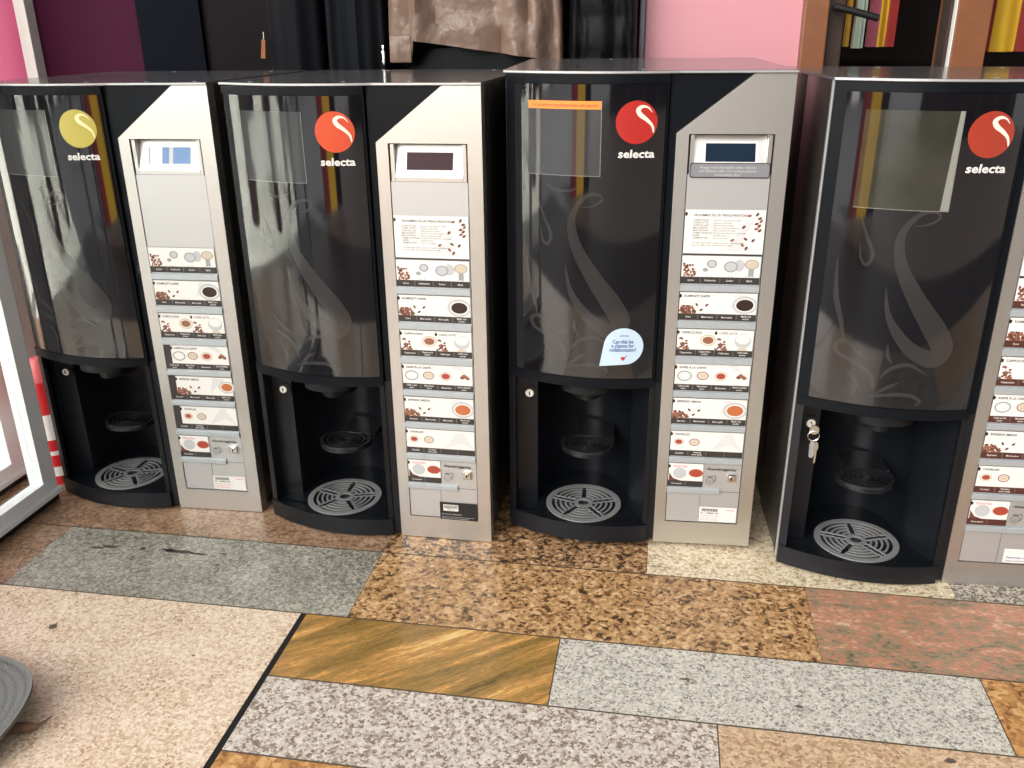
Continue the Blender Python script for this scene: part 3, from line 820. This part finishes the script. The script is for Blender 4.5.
G['tanfine'] = granite('fine_tan_granite', [(0, (134, 102, 74)), (.25, (182, 150, 118)), (.6, (206, 176, 142)), (1, (228, 204, 174))], 260, 14, .25)
tiles = [   # s0, s1, t0, t1, stone
 (-2.4, -.436, 1.229, 2.3, 'brown'), (-.436, .003, 1.229, 2.3, 'darkbrown'), (.003, .471, 1.229, 2.3, 'cream'), (.471, 1.2, 1.229, 2.3, 'darkspec'), (1.2, 2.4, 1.229, 2.3, 'brown'),
 (-2.4, -1.012, 1.048, 1.227, 'brown'), (-1.012, -.436, 1.048, 1.227, 'greygreen'), (-.436, .247, 1.048, 1.227, 'tan'), (.247, .93, 1.048, 1.227, 'red'), (.93, 2.4, 1.048, 1.227, 'lightgrey'),
 (-2.4, -.5075, .05, 1.046, 'beige'), (-.499, -.1155, .908, 1.046, 'streak'), (-.1145, .4485, .908, 1.046, 'lightgrey'), (.4495, 1.0, .908, 1.046, 'orange'), (1.0, 2.4, .908, 1.046, 'tan'),
 (-.499, .099, .771, .906, 'pinkwhite'), (.100, .70, .771, .906, 'tanfine'), (.70, 1.4, .771, .906, 'greygreen'), (1.4, 2.4, .771, .906, 'beige'),
 (-.499, -.05, .60, .769, 'orange'), (-.05, .6, .60, .769, 'cream'), (.6, 1.3, .60, .769, 'pinkwhite'), (1.3, 2.4, .60, .769, 'tan'),
 (-.499, .25, .05, .598, 'beige'), (.25, .9, .05, .598, 'greygreen'), (.9, 2.4, .05, .598, 'tanfine'),
]
b = MB([M['grout']])
b.prism([tuple(P(s, t))[:2] for s, t in ((-2.4, .05), (2.4, .05), (2.4, 2.3), (-2.4, 2.3))], -.03, -.0012, m=M['grout'])
b.face([P(-.5075, .05, -.0010), P(-.499, .05, -.0010), P(-.499, 1.047, -.0010), P(-.5075, 1.047, -.0010)], M['gapm'])
g = .0003
for s0, s1, t0, t1, k in tiles:
    b.face([P(s0+g, t0+g), P(s1-g, t0+g), P(s1-g, t1-g), P(s0+g, t1-g)], G[k])
# dark scuff marks on the grey green slab and small spots
rnd = random.Random(3)
def blot(s, t, rs, rt, m, z):
    n = 14; b.face([P(s+rs*math.cos(2*math.pi*i/n)*rnd.uniform(.6, 1.15), t+rt*math.sin(2*math.pi*i/n)*rnd.uniform(.6, 1.15), z) for i in range(n)], m)
for s, t, rs, rt in ((-.775, 1.178, .030, .006), (-.80, 1.181, .012, .004), (-.745, 1.176, .018, .004), (-.845, 1.178, .006, .006), (-.905, 1.175, .018, .005), (-.925, 1.169, .012, .004), (-.70, 1.183, .006, .003), (-.695, 1.150, .004, .003)):
    blot(s, t, rs, rt, M['scuff'] if 'scuff' in M else M.setdefault('scuff', mat('dark_scuff', srgb(74, 72, 66), .6)), .0003)
M['spot'] = mat('brown_spot', srgb(96, 84, 72), .6)
for s, t, rs, rt in ((.06, .985, .010, .003), (.205, .955, .006, .003), (.37, .888, .008, .005), (-.86, .96, .006, .008), (-.62, .93, .003, .002)):
    blot(s, t, rs, rt, M['spot'], .0003)
tag(b.build('floor'), kind='structure')
b = MB(M['pave'])  # street ground, its pale and dark areas shaped for the door reflections
b.prism([(-1.9, -.05), (-14, -8.5), (-14, 3.2), (-1.9, 3.2)], -.08, -.032); b.prism([(-1.9, -.05), (-14, -8.5), (-14, -18), (-1.9, -18)], -.08, -.032, m=M['asphalt']); b.box(-1.9, 6, -18, 3.2, -.08, -.032, M['facade'])
tag(b.build('trim_1'), 'pale paving of the street outside', kind='structure')

# ------------------------------------------------------------------ back wall, boxes in the turned frame
def sbox(mb, s0, s1, t0, t1, z0, z1, m=None, bev=0):
    n0 = len(mb.bm.verts); mb.bm.verts.ensure_lookup_table()
    before = set(mb.bm.verts)
    mb.box(s0, s1, t0, t1, z0, z1, m, bev)
    for v in mb.bm.verts:
        if v not in before: v.co = P(v.co.x, v.co.y, v.co.z)
TW = 1.90; ZT = 2.3
b = MB([M['magenta'], M['plum'], M['navy'], M['dark'], M['pinkwall']])
sbox(b, -2.4, -1.418, TW, TW+.1, 0, ZT, M['magenta'])
sbox(b, -1.391, -1.142, TW+.02, TW+.1, 0, ZT, M['plum'])
sbox(b, -1.142, -.996, TW+.01, TW+.1, 0, ZT, M['navy'])
sbox(b, -.996, -.063, TW+.02, TW+.1, 0, ZT, M['dark'])
sbox(b, -.053, .242, TW, TW+.1, 0, ZT, M['pinkwall'])
tag(b.build('wall_back'), kind='structure')
b = MB(M['whitep']); sbox(b, -1.418, -1.391, TW-.01, TW+.1, 0, ZT, bev=.002); tag(b.build('trim_2'), kind='structure')
b = MB(M['grey_frame']); sbox(b, -.065, -.053, TW-.012, TW+.1, 0, ZT, bev=.002); tag(b.build('trim_3'), kind='structure')
b = MB(M['wood']); sbox(b, .242, .287, TW-.03, TW+.1, 0, ZT, bev=.003); tag(b.build('trim_4'), kind='structure')
b = MB(M['wood']); sbox(b, .514, .575, TW-.02, TW+.1, 0, ZT, bev=.003); tag(b.build('trim_5'), kind='structure')
b = MB(M['whitep']); sbox(b, .5118, .5138, TW-.021, TW-.004, 0, ZT); tag(b.build('trim_6'), kind='structure')
b = MB(M['wood']); sbox(b, 1.15, 1.22, TW-.02, TW+.1, 0, ZT, bev=.003); tag(b.build('trim_7'), kind='structure')
b = MB(M['dark']); sbox(b, .2, 2.4, 2.35, 2.40, 0, ZT); tag(b.build('wall_interior'), kind='structure')
b = MB(M['dark']); sbox(b, -2.4, 2.4, TW, 2.42, ZT, ZT+.05); tag(b.build('ceiling'), kind='structure')
# glazed wooden door beside the pink panel
dr = MB(M['wood2']); sbox(dr, .287, .320, TW-.005, TW+.05, 0, ZT, bev=.002); sbox(dr, .320, .5105, TW-.005, TW+.05, 0, .25, bev=.002); sbox(dr, .506, .514, TW-.003, TW+.05, 0, ZT)
d2 = tag(dr.build('door_2'), kind='structure')
g_ = MB(M['glass_dark']); sbox(g_, .320, .5105, TW+.02, TW+.026, .25, ZT); g_.build('glass_pane', d2)
h_ = MB(M['tblack'])
h_.tube([P(.292, TW-.052, .848), P(.33, TW-.052, .838), P(.372, TW-.050, .827)], .0065, 12); h_.tube([P(.300, TW-.052, .846), P(.300, TW, .846)], .006, 12)
h_.build('lever_handle', d2, 40)
w1 = MB(M['wood2']); sbox(w1, .575, 1.15, TW-.005, TW+.05, 0, .25, bev=.002)
w1 = tag(w1.build('window_1'), kind='structure')
g_ = MB(M['glass_dark']); sbox(g_, .575, 1.15, TW+.02, TW+.026, .25, ZT); g_.build('glass_pane', w1)

# scarves hanging behind the shop glass
def scarf(s0, s1, t, zb, m, label, seed, stripes=None):
    rd = random.Random(seed); b = MB([M[m]])
    nx, nz = 14, 24; V = []
    ph = rd.uniform(0, 6)
    for side in (0, 1):
        for j in range(nz+1):
            for i in range(nx+1):
                u, v = i/nx, j/nz
                z = zb+(1.9-zb)*v
                w = 1-.12*v
                s = (s0+s1)/2+(u-.5)*(s1-s0)*w+.004*math.sin(3*v+ph)
                y = t+.009*math.sin(u*9+ph+1.5*v)+(.004 if side else 0)
                V.append(b.bm.verts.new(P(s, y, z)))
    n1 = (nx+1)*(nz+1)
    for side in (0, 1):
        for j in range(nz):
            for i in range(nx):
                k = side*n1+j*(nx+1)+i
                f = b.bm.faces.new((V[k], V[k+1], V[k+nx+2], V[k+nx+1]))
                if stripes:
                    u = (i+.5)/nx
                    for lim, sm in stripes:
                        if u <= lim: f.material_index = b.mi(M[sm]); break
    edge = [i for i in range(nx+1)]+[j*(nx+1)+nx for j in range(1, nz+1)]+[nz*(nx+1)+i for i in range(nx-1, -1, -1)]+[j*(nx+1) for j in range(nz-1, 0, -1)]
    for a, c in zip(edge, edge[1:]+edge[:1]): b.bm.faces.new((V[a], V[c], V[n1+c], V[n1+a]))
    return tag(b.build('hanging_scarf', None, 60), label, 'scarf', 'scarves hanging behind the shop glass')
scarf(.336, .353, 1.985, .776, 'yellow_cl', 'thin yellow and dark red scarf behind the door glass, nearest the lever handle', 1, [(.5, 'yellow_cl'), (1, 'red_cl')])
scarf(.353, .377, 1.975, .773, 'mint_cl', 'pale white mint scarf hanging behind the door glass', 2)
scarf(.379, .430, 1.99, .775, 'purple_cl', 'mauve, yellow and dark red striped scarf behind the door glass', 3, [(.38, 'purple_cl'), (.74, 'yellow_cl'), (1, 'red_cl')])
scarf(.598, .680, 1.985, .764, 'yellow_cl', 'broad yellow scarf with red edges right of the wooden post', 4, [(.16, 'red_cl'), (.70, 'yellow_cl'), (1, 'red_cl')])
b = MB(M['tblack']); b.tube([P(.3, 1.985, 1.9), P(1.1, 1.985, 1.9)], .008, 12); tag(b.build('trim_8'), 'rail behind the shop glass', kind='structure')

# ------------------------------------------------------------------ coats on a rail behind the machines
def garment(s0, s1, t, hem, top, dep, m, label, seed, folds=5, fold_amp=.012, quilt=0, qamp=.006, hemfn=None, wrinkle=.0, channels=0):
    rd = random.Random(seed)
    cs = (s0+s1)/2; hw = (s1-s0)/2
    root = empty('hanging_coat', P(cs, t, hem), (0, 0, -A0)); tag(root, label, 'coat', 'coats hanging on the rail')
    b = MB(M[m]); nu, nv = 96, 60
    ph = [rd.uniform(0, 6.28) for _ in range(6)]
    def shape(u, v):
        a = 2*math.pi*u; ca, sa = math.cos(a), math.sin(a)
        k = abs(ca)**.55*(1 if ca > 0 else -1); q = abs(sa)**.75*(1 if sa > 0 else -1)
        wv = 1.0-.10*v if v < .72 else (1.0-.10*v)*(1-.72*((v-.72)/.28)**1.6)
        dv = 1.0-.15*v if v < .8 else (1-.15*v)*(1-.4*(v-.8)/.2)
        lo = hemfn((k+1)/2) if hemfn else 0
        z = lo+(top-hem-lo)*v
        f = fold_amp*(1-.6*v)*(math.sin(folds*k*2.2+ph[0]+.6*v)+.5*math.sin(folds*k*4.6+ph[1]-1.1*v))
        f += wrinkle*(math.sin(21*k+14*v+ph[2])*math.sin(40*v+7*k+ph[3])+.7*abs(math.sin(13*k+2.5*math.sin(9*v)+ph[4]))-.35)
        if channels: f += .017*(abs(math.sin(math.pi*channels*(k+1)/2+.5*math.sin(5*v+ph[5])+.5*math.sin(9*k)))**.5-.75)*(1+.35*math.sin(9*k+4*v))
        if quilt: f += qamp*(abs(math.sin(math.pi*quilt*v))**.5-.6)
        return (k*hw*wv, (q*(dep*dv+f*(1 if sa < 0 else .4))), z)
    V = [[b.bm.verts.new(shape(i/nu, j/nv)) for i in range(nu)] for j in range(nv+1)]
    for j in range(nv):
        for i in range(nu): b.bm.faces.new((V[j][i], V[j][(i+1) % nu], V[j+1][(i+1) % nu], V[j+1][i]))
    b.bm.faces.new(V[0][::-1]).material_index = b.mi(M['lining']); b.bm.faces.new(V[-1])
    b.build('coat_body', root, 60)
    for sd in (-1, 1):                                                 # sleeves end above the hem
        b = MB(M[m])
        zt = top-hem-.13
        b.tube([(sd*hw*.55, 0, zt), (sd*(hw-.036), -.005, zt-.05), (sd*(hw-.034), -.008, zt-.2), (sd*(hw-.032), -.012, .30), (sd*(hw-.032), -.014, .22)], [.028, .033, .032, .030, .029], 16)
        b.build('sleeve', root, 60)
    b = MB(M[m]); b.lathe([(.028, top-hem-.02), (.042, top-hem+.0), (.046, top-hem+.05), (.040, top-hem+.055)], n=24); b.build('collar', root, 60)
    b = MB(M['tblack']); b.tube([(0, .0, top-hem+.03), (0, .012, top-hem+.10), (0, .02, top-hem+.14), (0, .012, top-hem+.165)], .0025, 8); b.build('hanging_loop', root, 40)
    return root
TC = 1.855
c1 = garment(-.812, -.697, TC-.005, .705, 1.34, .036, 'coat_black', 'black coat with a tan leather pull, leftmost on the rail', 1, folds=2, fold_amp=.006)
b = MB([M['leather'], M['chrome']])
b.prism([(-.0065, 0), (.003, 0), (.0065, .034), (-.001, .036)], -.004, .002, 'y'); b.tube([(.003, -.001, .034), (.004, -.001, .05)], .0012, 8, M['chrome'])
o = b.build('pull_tab', c1); o.location = (-.064, -.030, .062); tag(o, 'tan leather pull tab')
c2 = garment(-.692, -.566, TC, .700, 1.36, .038, 'coat_char', 'charcoal black coat between the tan pulled coat and the brown puffer', 2, folds=3, fold_amp=.010)
c3 = garment(-.558, -.207, TC-.015, .745, 1.33, .050, 'brown_nylon', 'brown padded puffer jacket with a black lining showing below', 3, folds=5, fold_amp=.010, wrinkle=.0045, channels=6,
             hemfn=lambda k: (.052 if .18 < k else .012) - (.040*(k-.18)/.82 if k > .18 else 0))
b = MB(M['lining'])
n = 40; q = [(.148*math.cos(2*math.pi*i/n), .030*math.sin(2*math.pi*i/n)) for i in range(n)]
b.prism([(x+.012, y) for x, y in q], -.03, .07); b.build('lining_hem', c3, 40)
b = MB(M['brown_nylon']); b.box(-.162, -.118, -.050, -.036, .012, .062, bev=.004); b.build('hem_tab', c3, 40)
b = MB(M['chrome']); b.box(-.178, -.173, -.050, -.046, .006, .034, bev=.001); b.box(-.177, -.174, -.049, -.047, .030, .045, bev=.0005); b.build('zip_pull', c3, 40)
c4 = garment(-.199, -.066, TC, .690, 1.34, .042, 'quilt', 'black quilted nylon jacket, rightmost on the rail beside the pink panel', 4, folds=3, fold_amp=.007, quilt=9, qamp=.010, wrinkle=.002)
b = MB(M['grey_frame']); b.tube([P(-.99, TC+.02, 1.475), P(-.05, TC+.02, 1.475)], .010, 14)
for s_ in (-.95, -.09): b.tube([P(s_, TC+.02, 1.475), P(s_, TW+.03, 1.475)], .008, 10)
tag(b.build('trim_9'), 'coat rail on the back wall', kind='structure')

# ------------------------------------------------------------------ white framed glass leaves at the left
def leaf(name, s, t0, t1, sw, rail, label, z0=.010):
    b = MB([M['alu'], M['tblack']])
    sbox(b, s-.030, s, t1-sw, t1, z0, 2.1, bev=.003)
    sbox(b, s-.030, s, t0, t0+sw, z0, 2.1, bev=.003)
    sbox(b, s-.030, s, t0+sw, t1-sw, z0, z0+rail, bev=.003)
    sbox(b, s-.030, s, t0+sw, t1-sw, 2.05, 2.1, bev=.003)
    sbox(b, s-.026, s-.003, t0, t1, 0, z0, M['tblack'])
    o = tag(b.build(name), label, kind='structure')
    gm = MB(M['glass']); sbox(gm, s-.018, s-.012, t0+sw, t1-sw, z0+rail, 2.05); gm.build('glass_pane', o)
    bd = MB(M['alu'])
    sbox(bd, s-.004, s+.003, t1-sw-.004, t1-sw, z0+rail, 2.05); sbox(bd, s-.004, s+.004, t0+sw, t1-sw, z0+rail-.002, z0+rail+.006)
    sbox(bd, s-.004, s+.010, t0+.002, t1-.002, z0+.008, z0+.016)
    bd.build('glazing_bead', o)
    return o
leaf('door_1', -1.098, .35, 1.320, .036, .034, 'open glass door leaf with a white frame')
leaf('door_3', -1.215, .45, 1.385, .034, .034, 'second glass leaf behind the first')
b = MB([M['wood'], M['whitep']])
sbox(b, -1.53, -1.49, 1.72, 1.80, 0, ZT, M['wood']); sbox(b, -1.488, -1.455, 1.72, 1.80, 0, ZT, M['whitep'])
tag(b.build('wall_left'), kind='structure')

# red and white canister between the glass door and the leftmost machine
b = MB([M['whitep'], M['red_can'], M['pink_can']])
rc = .030
b.lathe([(.026, 0), (rc, .004), (rc, .022), (rc, .042), (rc, .066), (rc, .075), (rc, .098), (rc, .150), (rc, .215), (.027, .232), (.016, .250), (.010, .256)], n=36,
        ms=[M['whitep'], M['red_can'], M['whitep'], M['red_can'], M['whitep'], M['red_can'], M['whitep'], M['red_can'], M['pink_can'], M['pink_can'], M['pink_can']])
o = tag(b.build('canister', None, 40), 'red and white labelled canister standing between glass door and leftmost machine', 'canister'); o.location = P(-1.142, 1.388)

# grey round woven mat at the lower left, and a twig beside it
b = MB(mat('grey_woven_felt', srgb(106, 106, 104), .85, noise=.12, nscale=300, bump=.6, bscale=350))
nr, na = 46, 96; V = []
for side in (0, 1):
    for i in range(nr+1):
        r = .162*i/nr
        for k in range(na):
            a = 2*math.pi*k/na
            e = (i/nr)**3
            z = .010+.016*e+e*.010*math.sin(3*a+.8)+.0010*math.sin(i*math.pi*.66)-(.006 if side else 0)
            rr_ = r*(1+.03*e*math.sin(2*a+1)+.02*e*math.sin(5*a))
            V.append(b.bm.verts.new((rr_*math.cos(a), rr_*math.sin(a), z)))
n1 = (nr+1)*na
for side in (0, 1):
    for i in range(nr):
        for k in range(na):
            q = side*n1+i*na; b.bm.faces.new((V[q+k], V[q+(k+1) % na], V[q+na+(k+1) % na], V[q+na+k]))
for k in range(na): b.bm.faces.new((V[nr*na+k], V[nr*na+(k+1) % na], V[n1+nr*na+(k+1) % na], V[n1+nr*na+k]))
bmesh.ops.remove_doubles(b.bm, verts=b.bm.verts, dist=1e-6)
o = tag(b.build('woven_mat', None, 60), 'grey round woven mat with stitched rings and a wavy rim on beige slab', 'mat'); o.location = (-.782, .862, 0)
b = MB(M['brown_twig'])
b.tube([(-.655, .868, .006), (-.635, .876, .008), (-.612, .878, .008), (-.600, .880, .007)], [.006, .0075, .0065, .003], 10)
b.tube([(-.604, .879, .008), (-.594, .886, .010), (-.588, .893, .012)], [.002, .0015, .0008], 8)
tag(b.build('twig', None, 60), 'short brown twig poking out from under the grey woven mat', 'twig')

# ------------------------------------------------------------------ canopy, walls and street out of view, added for light and reflections
b = MB([M['facade'], M['wood2']])
b.box(-1.3, 6, -6.2, -6.0, -.03, 4.2)
for x in (-.9, .4, 1.7, 3.0, 4.3): b.box(x, x+.95, -6.0, -5.97, .2, 2.4, M['wood2'])
tag(b.build('wall_street'), kind='structure')
b = MB(M['facade']); b.box(-.7, 5, -.6, 2.0, 2.75, 2.9); tag(b.build('shade_canopy'), kind='structure')  # unseen canopy, added to keep sun and sky off the row
b = MB(M['facade']); b.box(4.8, 5, -.6, 2.0, -.03, 2.75); tag(b.build('wall_right'), kind='structure')  # unseen dark wall, added to close off light from the right
b = MB([M['whitep'], M['tblack'], M['navy'], M['pave']])
b.box(-9.5, -9, -16, 1.0, -.03, 1.9)  # unseen white wall, added for bright streaks in the doors
for y in (-14.2, -12, -9.8, -7.6, -5.4, -3.2, -1.0): b.box(-9.0, -8.96, y, y+1.1, .0, 1.7, M['navy'])
tag(b.build('wall_far'), kind='structure')
b = MB(M['wood2'])
for x, y, r_ in ((-3.1, -.62, .07), (-2.9, .15, .10), (-3.4, 1.0, .16)): b.cyl((x, y, -.03), r_, 3.2, n=20)  # posts out of view, added to break the reflections into streaks
tag(b.build('added_posts'), kind='structure')
bn = MB([M['yellow_cl'], M['red_cl'], M['purple_cl'], M['mint_cl'], M['navy']])  # unseen coloured stripes, added to be mirrored in the doors
q0 = -.12
for m_, w_ in (('red_cl', .20), ('yellow_cl', .28), ('navy', .22)):
    a_, c_ = q0+.004, q0+w_
    bn.prism([(-1.62+.7071*u+.7071*k_, -1.34-.7071*u+.7071*k_) for u, k_ in ((a_, 0), (c_, 0), (c_, .012), (a_, .012))], .0, 1.0, 'z', M[m_])
    q0 += w_
bn.prism([(-1.62+.7071*u+.7071*k_, -1.34-.7071*u+.7071*k_) for u, k_ in ((-.14, -.012), (.60, -.012), (.60, 0), (-.14, 0))], .0, 1.02, 'z', M['wood2'])
tag(bn.build('reflection_screen'), 'unseen screen striped in red, yellow and navy, added for the door reflections', 'screen')

# ------------------------------------------------------------------ world, camera, view
w = bpy.data.worlds.new('World'); bpy.context.scene.world = w; w.use_nodes = True
nt = w.node_tree; N = nt.nodes; L = nt.links
bg = N['Background']
tc = N.new('ShaderNodeTexCoord')
dt = N.new('ShaderNodeVectorMath'); dt.operation = 'DOT_PRODUCT'; dt.inputs[1].default_value = Vector((-.74, -.62, .25)).normalized()
L.new(tc.outputs['Generated'], dt.inputs[0])
rp = N.new('ShaderNodeValToRGB'); cr = rp.color_ramp
cr.elements[0].position = 0; cr.elements[0].color = (.22, .235, .27, 1)
cr.elements[1].position = 1; cr.elements[1].color = (1, .98, .95, 1)
mr = N.new('ShaderNodeMapRange'); mr.inputs[1].default_value = -.6; mr.inputs[2].default_value = 1
L.new(dt.outputs['Value'], mr.inputs[0]); L.new(mr.outputs[0], rp.inputs[0])
nz = N.new('ShaderNodeTexNoise'); nz.inputs['Scale'].default_value = 3; nz.inputs['Detail'].default_value = 4; L.new(tc.outputs['Generated'], nz.inputs['Vector'])
mx = N.new('ShaderNodeMix'); mx.data_type = 'RGBA'; mx.blend_type = 'OVERLAY'; mx.inputs[0].default_value = .25
L.new(rp.outputs[0], mx.inputs[6]); L.new(nz.outputs['Fac'], mx.inputs[7]); L.new(mx.outputs[2], bg.inputs[0])
# bright lobe added to the sky at left to whiten the leftmost panel
d3 = N.new('ShaderNodeVectorMath'); d3.operation = 'DOT_PRODUCT'; d3.inputs[1].default_value = Vector((-.62, -.66, .34)).normalized()
L.new(tc.outputs['Generated'], d3.inputs[0])
cl = N.new('ShaderNodeMath'); cl.operation = 'MAXIMUM'; cl.inputs[1].default_value = 0; L.new(d3.outputs['Value'], cl.inputs[0])
pw = N.new('ShaderNodeMath'); pw.operation = 'POWER'; pw.inputs[1].default_value = 11; L.new(cl.outputs[0], pw.inputs[0])
ma = N.new('ShaderNodeMath'); ma.operation = 'MULTIPLY_ADD'; ma.inputs[1].default_value = 22; ma.inputs[2].default_value = 3.6; L.new(pw.outputs[0], ma.inputs[0])
L.new(ma.outputs[0], bg.inputs[1])

sl = bpy.data.lights.new('sun', 'SUN'); sl.energy = 38; sl.angle = R(.6); sl.color = (1, .96, .9)
so = bpy.data.objects.new('sun', sl); C.objects.link(so); so.rotation_euler = Vector((-.50, -.12, -.82)).to_track_quat('-Z', 'Y').to_euler(); so.location = (3, 1, 6)

cd = bpy.data.cameras.new('Camera'); cam = bpy.data.objects.new('Camera', cd); C.objects.link(cam)
cd.sensor_width = 36; cd.lens = 887.24*36/1024; cd.clip_start = .02
pt, rl = R(21.638), R(-.708)
fw = Vector((0, math.cos(pt), -math.sin(pt))); rt = Vector((1, 0, 0)); up = rt.cross(fw)
ri = rt*math.cos(rl)+up*math.sin(rl); ui = up*math.cos(rl)-rt*math.sin(rl)
cam.matrix_world = Matrix(((ri.x, ui.x, -fw.x, 0), (ri.y, ui.y, -fw.y, 0), (ri.z, ui.z, -fw.z, .8109), (0, 0, 0, 1)))
sc = bpy.context.scene; sc.camera = cam
sc.view_settings.view_transform = 'Standard'; sc.view_settings.look = 'None'; sc.view_settings.gamma = 1; sc.view_settings.exposure = -.92
sc.view_settings.use_curve_mapping = False
